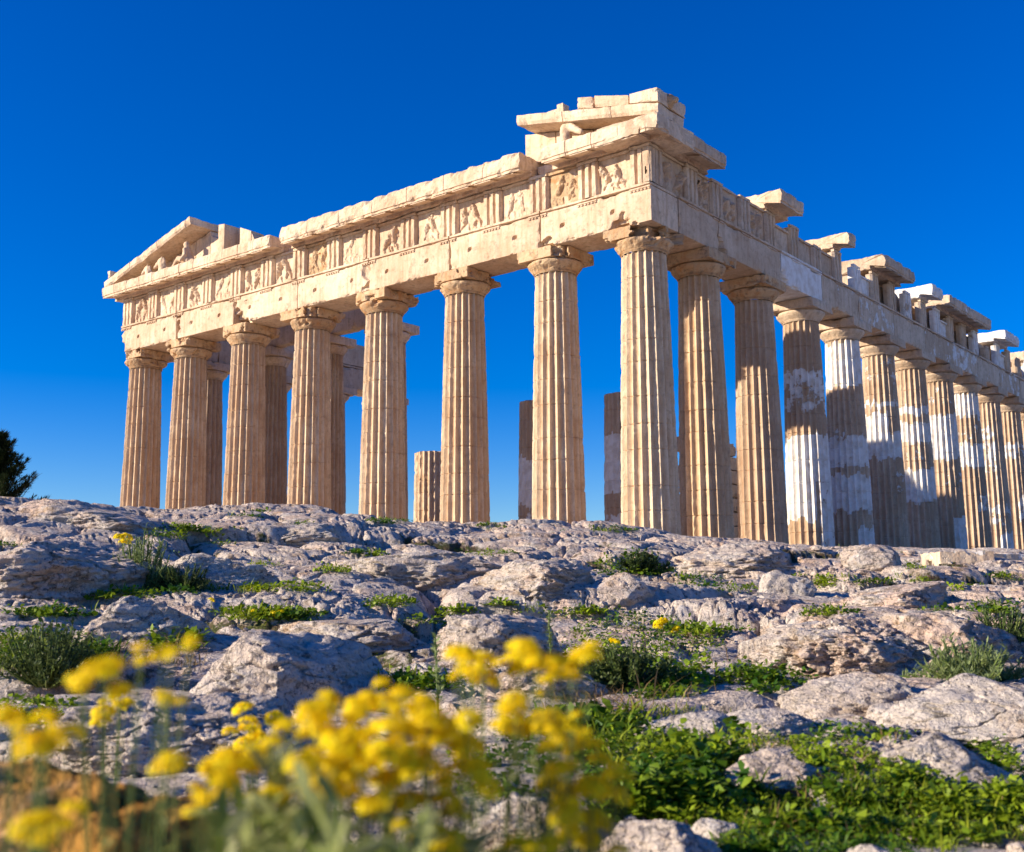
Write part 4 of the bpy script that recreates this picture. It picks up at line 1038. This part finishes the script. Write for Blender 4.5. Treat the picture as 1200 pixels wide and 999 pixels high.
for k in range(4):
    o = flower_head(k).build('flower_head', M_PETAL); HEADS.append(o.data); bpy.data.objects.remove(o)
def flower_plant(name, base, heads, label, group, leafn=40, leafL=.05, cat='wildflower', leafm=None, stem_r=.0022, nbuds=0):
    """base: ground point; heads: list of (point, radius); each head on its own stem with leaves"""
    T = empty(name, base, label, cat, group); base = np.asarray(base, float)
    lf = MB()
    for k, (p, r) in enumerate(heads):
        q = np.asarray(p, float)-base
        b = np.array([rng.normal(0, .012), rng.normal(0, .012), -.03])
        mid = np.array([q[0]*.35, q[1]*.35, q[2]*.55]); t = np.linspace(0, 1, 9)[:, None]
        pts = (1-t)**2*b+2*t*(1-t)*mid+t*t*(q-[0, 0, r*.3])
        st = MB(); tube(st, pts, np.linspace(stem_r*1.3, stem_r*.7, 9), 6, tint=rng.uniform(0, 1)); st.build('stem', M_STEM, T)
        o = bpy.data.objects.new('flower_head', HEADS[int(rng.integers(0, 4))]); COL.objects.link(o); o.parent = T; o.location = q; o.scale = (r, r, r)
        o.rotation_euler = (rng.normal(0, .25), rng.normal(0, .25), rng.uniform(0, 6))
        n = leafn; tt = rng.uniform(.05, .8, n); B = np.stack([np.interp(tt, t[:, 0], pts[:, i]) for i in range(3)], 1); D = rng.normal(0, 1, (n, 3)); D[:, 2] = rng.uniform(.2, 1.2, n)
        V, F, TT = leaves(B, D, leafL*rng.uniform(.5, 1.1, n)*(1.15-.75*tt), leafL*.17*np.ones(n), np.clip(rng.normal(.5, .3, n), 0, 1), .25, seg=3); lf.add(V, F, tint=TT)
    if leafn: lf.build('foliage', leafm or M_GREYLEAF, T)
    return T
def ray_point(u, v, dist):
    r = FW+RT*((u-600)/FPX)+UP*((499.5-v)/FPX); return CAM+r/np.hypot(r[0], r[1])*dist
# near blossoms, 0.8 to 2.2 m from the lens: (distance, [(u, v, radius px)...], label)
NEAR = [
 (.85, [(122, 783, 26), (182, 765, 20), (140, 812, 13), (98, 800, 12)], 'blurred yellow blossoms rising highest at the far left'),
 (.80, [(52, 855, 26), (24, 858, 18), (70, 868, 20), (2, 840, 13)], 'blurred yellow blossoms at the left edge above the orange rock'),
 (.75, [(62, 965, 22), (88, 950, 13), (50, 985, 13)], 'blurred yellow blossoms in front of the orange rock'),
 (2.1, [(285, 832, 11), (292, 850, 12), (300, 866, 12), (285, 872, 10), (322, 842, 11), (296, 888, 12), (270, 858, 8)], 'sharper stack of little yellow blossoms below the big grey boulder'),
 (1.9, [(134, 822, 14), (122, 836, 12), (118, 846, 10), (140, 815, 10)], 'small sharper yellow blossoms in front of the broad fissured rock'),
 (.95, [(204, 815, 14), (196, 824, 9)], 'single small blurred yellow bud on a thin stalk at left'),
 (.95, [(262, 900, 28), (240, 915, 22), (285, 888, 22), (250, 935, 20), (272, 925, 20)], 'yellow blossoms left of the largest mass, low in the picture'),
 (.98, [(362, 838, 20), (382, 832, 20), (372, 852, 16), (420, 838, 22), (436, 828, 20), (400, 875, 30)], 'yellow blossoms at the upper left of the largest mass'),
 (.90, [(440, 868, 36), (410, 900, 38), (460, 900, 36), (380, 895, 30), (430, 935, 32), (360, 905, 24), (350, 880, 20), (395, 925, 26), (450, 950, 24), (330, 930, 16)], 'dense heart of the largest yellow mass'),
 (.92, [(478, 835, 28), (500, 845, 26), (470, 850, 22), (515, 870, 30), (540, 880, 28), (545, 905, 24), (530, 930, 26), (520, 900, 26), (470, 815, 14)], 'yellow blossoms at the right of the largest mass'),
 (1.05, [(558, 772, 26), (580, 782, 22), (545, 784, 16), (597, 796, 14)], 'tall blurred yellow blossoms in the centre, the left one of the tall pair'),
 (1.03, [(640, 764, 26), (655, 780, 24), (632, 784, 22), (670, 790, 14), (642, 800, 14)], 'tall blurred yellow blossoms in the centre, the right one of the tall pair'),
 (1.0, [(612, 840, 22), (632, 848, 26), (650, 858, 22), (600, 852, 14), (660, 845, 14)], 'yellow blossoms just below the tall pair'),
 (1.0, [(672, 905, 26), (690, 890, 24), (705, 915, 22), (682, 940, 30), (700, 958, 26), (712, 985, 24), (675, 880, 16), (725, 908, 14)], 'drooping yellow blossoms right of the centre near the bottom'),
 (.85, [(498, 985, 28), (515, 998, 24), (480, 1000, 22)], 'yellow blossoms cut by the bottom edge in the centre'),
 (.9, [(610, 992, 24), (625, 1000, 20), (595, 1002, 18)], 'yellow blossoms at the bottom edge in front of the jagged whitish rock'),
]
for dist, hs_, lb in NEAR:
    um = np.mean([h[0] for h in hs_]); c = ray_point(um+rng.normal(0, 8), 1010, dist); b = np.array([c[0], c[1], gz(c[0], c[1])])
    heads = []
    for (u, v, r) in hs_:
        for q in range(5 if r > 13 else 1):
            k_ = .0 if r <= 13 else .72
            heads.append((ray_point(u+rng.normal(0, r*k_), v+rng.normal(0, r*k_*.8), dist+rng.normal(0, .025)), r*dist/FPX*(1.05 if k_ == 0 else rng.uniform(.34, .70))))
    flower_plant('yellow_wildflower', b, heads, lb, 'yellow wildflowers close to the lens', leafn=4 if dist < 1.5 else 12, leafL=.030, leafm=M_NEARLEAF if dist < 1.5 else None, stem_r=.0008)
# leafy stalks without blossom filling the near foreground
def stalks(u, dist, vtop, label, n=10, spreadpx=60, m=None, L=.05):
    c = ray_point(u, 1010, dist); b = np.array([c[0], c[1], gz(c[0], c[1])]); T = empty('leafy_weed', b, label, 'weed', 'leafy stalks close to the lens'); st = MB(); lf = MB()
    for k in range(n):
        q = ray_point(u+rng.normal(0, spreadpx*.5), vtop+rng.uniform(0, 90), dist+rng.normal(0, .05))-b
        t = np.linspace(0, 1, 8)[:, None]; mid = np.array([q[0]*.4, q[1]*.4, q[2]*.5]); bb = np.array([rng.normal(0, .03), rng.normal(0, .03), -.02]); pts = (1-t)**2*bb+2*t*(1-t)*mid+t*t*q
        tube(st, pts, np.linspace(.003, .0012, 8), 5, tint=rng.uniform(0, 1))
        nn = 46; tt = rng.uniform(.3, 1, nn); B = np.stack([np.interp(tt, t[:, 0], pts[:, i]) for i in range(3)], 1); D = rng.normal(0, 1, (nn, 3)); D[:, 2] = rng.uniform(.3, 1.4, nn)
        V, F, TT = leaves(B, D, L*rng.uniform(.5, 1.1, nn), L*.2*np.ones(nn), np.clip(rng.normal(.5, .3, nn), 0, 1), .2, seg=3); lf.add(V, F, tint=TT)
    st.build('stem', M_STEM, T); lf.build('foliage', m or M_NEARLEAF, T)
for (u, dist, vt, lb) in [(300, .85, 925, 'blurred grey-green stalks at the bottom, left of the largest yellow mass'), (380, .8, 940, 'blurred grey-green stalks under the heart of the yellow mass'), (470, .8, 945, 'blurred stalks at the bottom under the right of the yellow mass'),
                          (330, .95, 870, 'single taller pale woolly stalk standing left of the yellow mass'), (570, .9, 965, 'thin blurred stalks at the bottom, left of the jagged whitish rock')]:
    stalks(u, dist, vt, lb, n=4 if 'single' in lb else 11, spreadpx=24 if 'single' in lb else 70)
# far small wildflowers on the rocks
FAR = [(142, 660, 24, 6, 'little yellow flowers topping the feathery shrub', 3), (248, 725, 12, 5, 'lone yellow flower above the leafy weeds on the left', 1), (292, 728, 8, 4, 'small yellow flower in the grass strip, left of a brighter one', 1), (325, 728, 10, 6, 'bright small yellow flower in the grass strip left of centre', 2),
       (600, 690, 16, 6, 'pale yellow flowers in the grass of the middle distance', 2), (775, 765, 30, 6, 'yellow flowers in the leafy bank, the left group', 3), (793, 765, 26, 6, 'yellow flowers in the leafy bank, the right group', 2), (722, 772, 22, 5, 'yellow flowers low in the dark leafy bush', 3)]
for (u, v, hp, rp_, lb, n) in FAR:
    s_ = spot(u, v, False)
    if s_ is None: continue
    p, d = s_; heads = []
    for k in range(n): heads.append((p+np.array([R0[0]*rng.normal(0, .004*d), R0[1]*rng.normal(0, .004*d), (hp+rng.uniform(-4, 4))*d/FPX]), rp_*d/FPX*rng.uniform(.7, 1.1)))
    flower_plant('yellow_wildflower', p, heads, lb, 'small yellow wildflowers growing among the rocks', leafn=16, leafL=.03*(.6+d/12))

# ---- conifer behind the left end of the ridge
def conifer(u, dist, height, label, seed=0, rad=1.6):
    c = ray_point(u, 600, dist); b = np.array([c[0], c[1], gz(c[0], c[1])]); T = empty('pine_tree', b, label, 'tree'); r_ = np.random.default_rng(seed)
    tr = MB(); tube(tr, [(0, 0, -.3), (.03, .02, height*.3), (-.05, .03, height*.7), (0, 0, height)], [.16, .12, .07, .02], 9); tr.build('trunk', M_BARK, T)
    cr = MB(); lb = MB(); nb = 130
    for k in range(nb):
        z = height*(.10+.88*(k/nb)); a = k*2.4+r_.normal(0, .3); L = rad*(1-(z/height)**1.3)*r_.uniform(.65, 1.2)+.15
        t = np.linspace(0, 1, 6)[:, None]; d = np.array([math.cos(a), math.sin(a), .35+.4*r_.random()]); pts = np.array([0, 0, z])+d*L*t+np.array([0, 0, .35])*L*t*t*r_.uniform(.3, 1)
        tube(lb, pts, np.linspace(.03, .008, 6), 4)
        n = 420; tt = r_.uniform(.12, 1, n); B = np.stack([np.interp(tt, t[:, 0], pts[:, i]) for i in range(3)], 1)+r_.normal(0, .13, (n, 3))*(1.15-tt)[:, None]
        D = d+r_.normal(0, .55, (n, 3)); V, F, TT = leaves(B, D, r_.uniform(.10, .22, n), r_.uniform(.02, .04, n), r_.uniform(0, 1, n), -.1); cr.add(V, F, tint=TT)
    cr.build('crown', M_NEEDLE, T); lb.build('branch', M_BARK, T)
conifer(-8, 45, 6.05, 'dark green conifer rising behind the left end of the ridge', 3, 2.1)
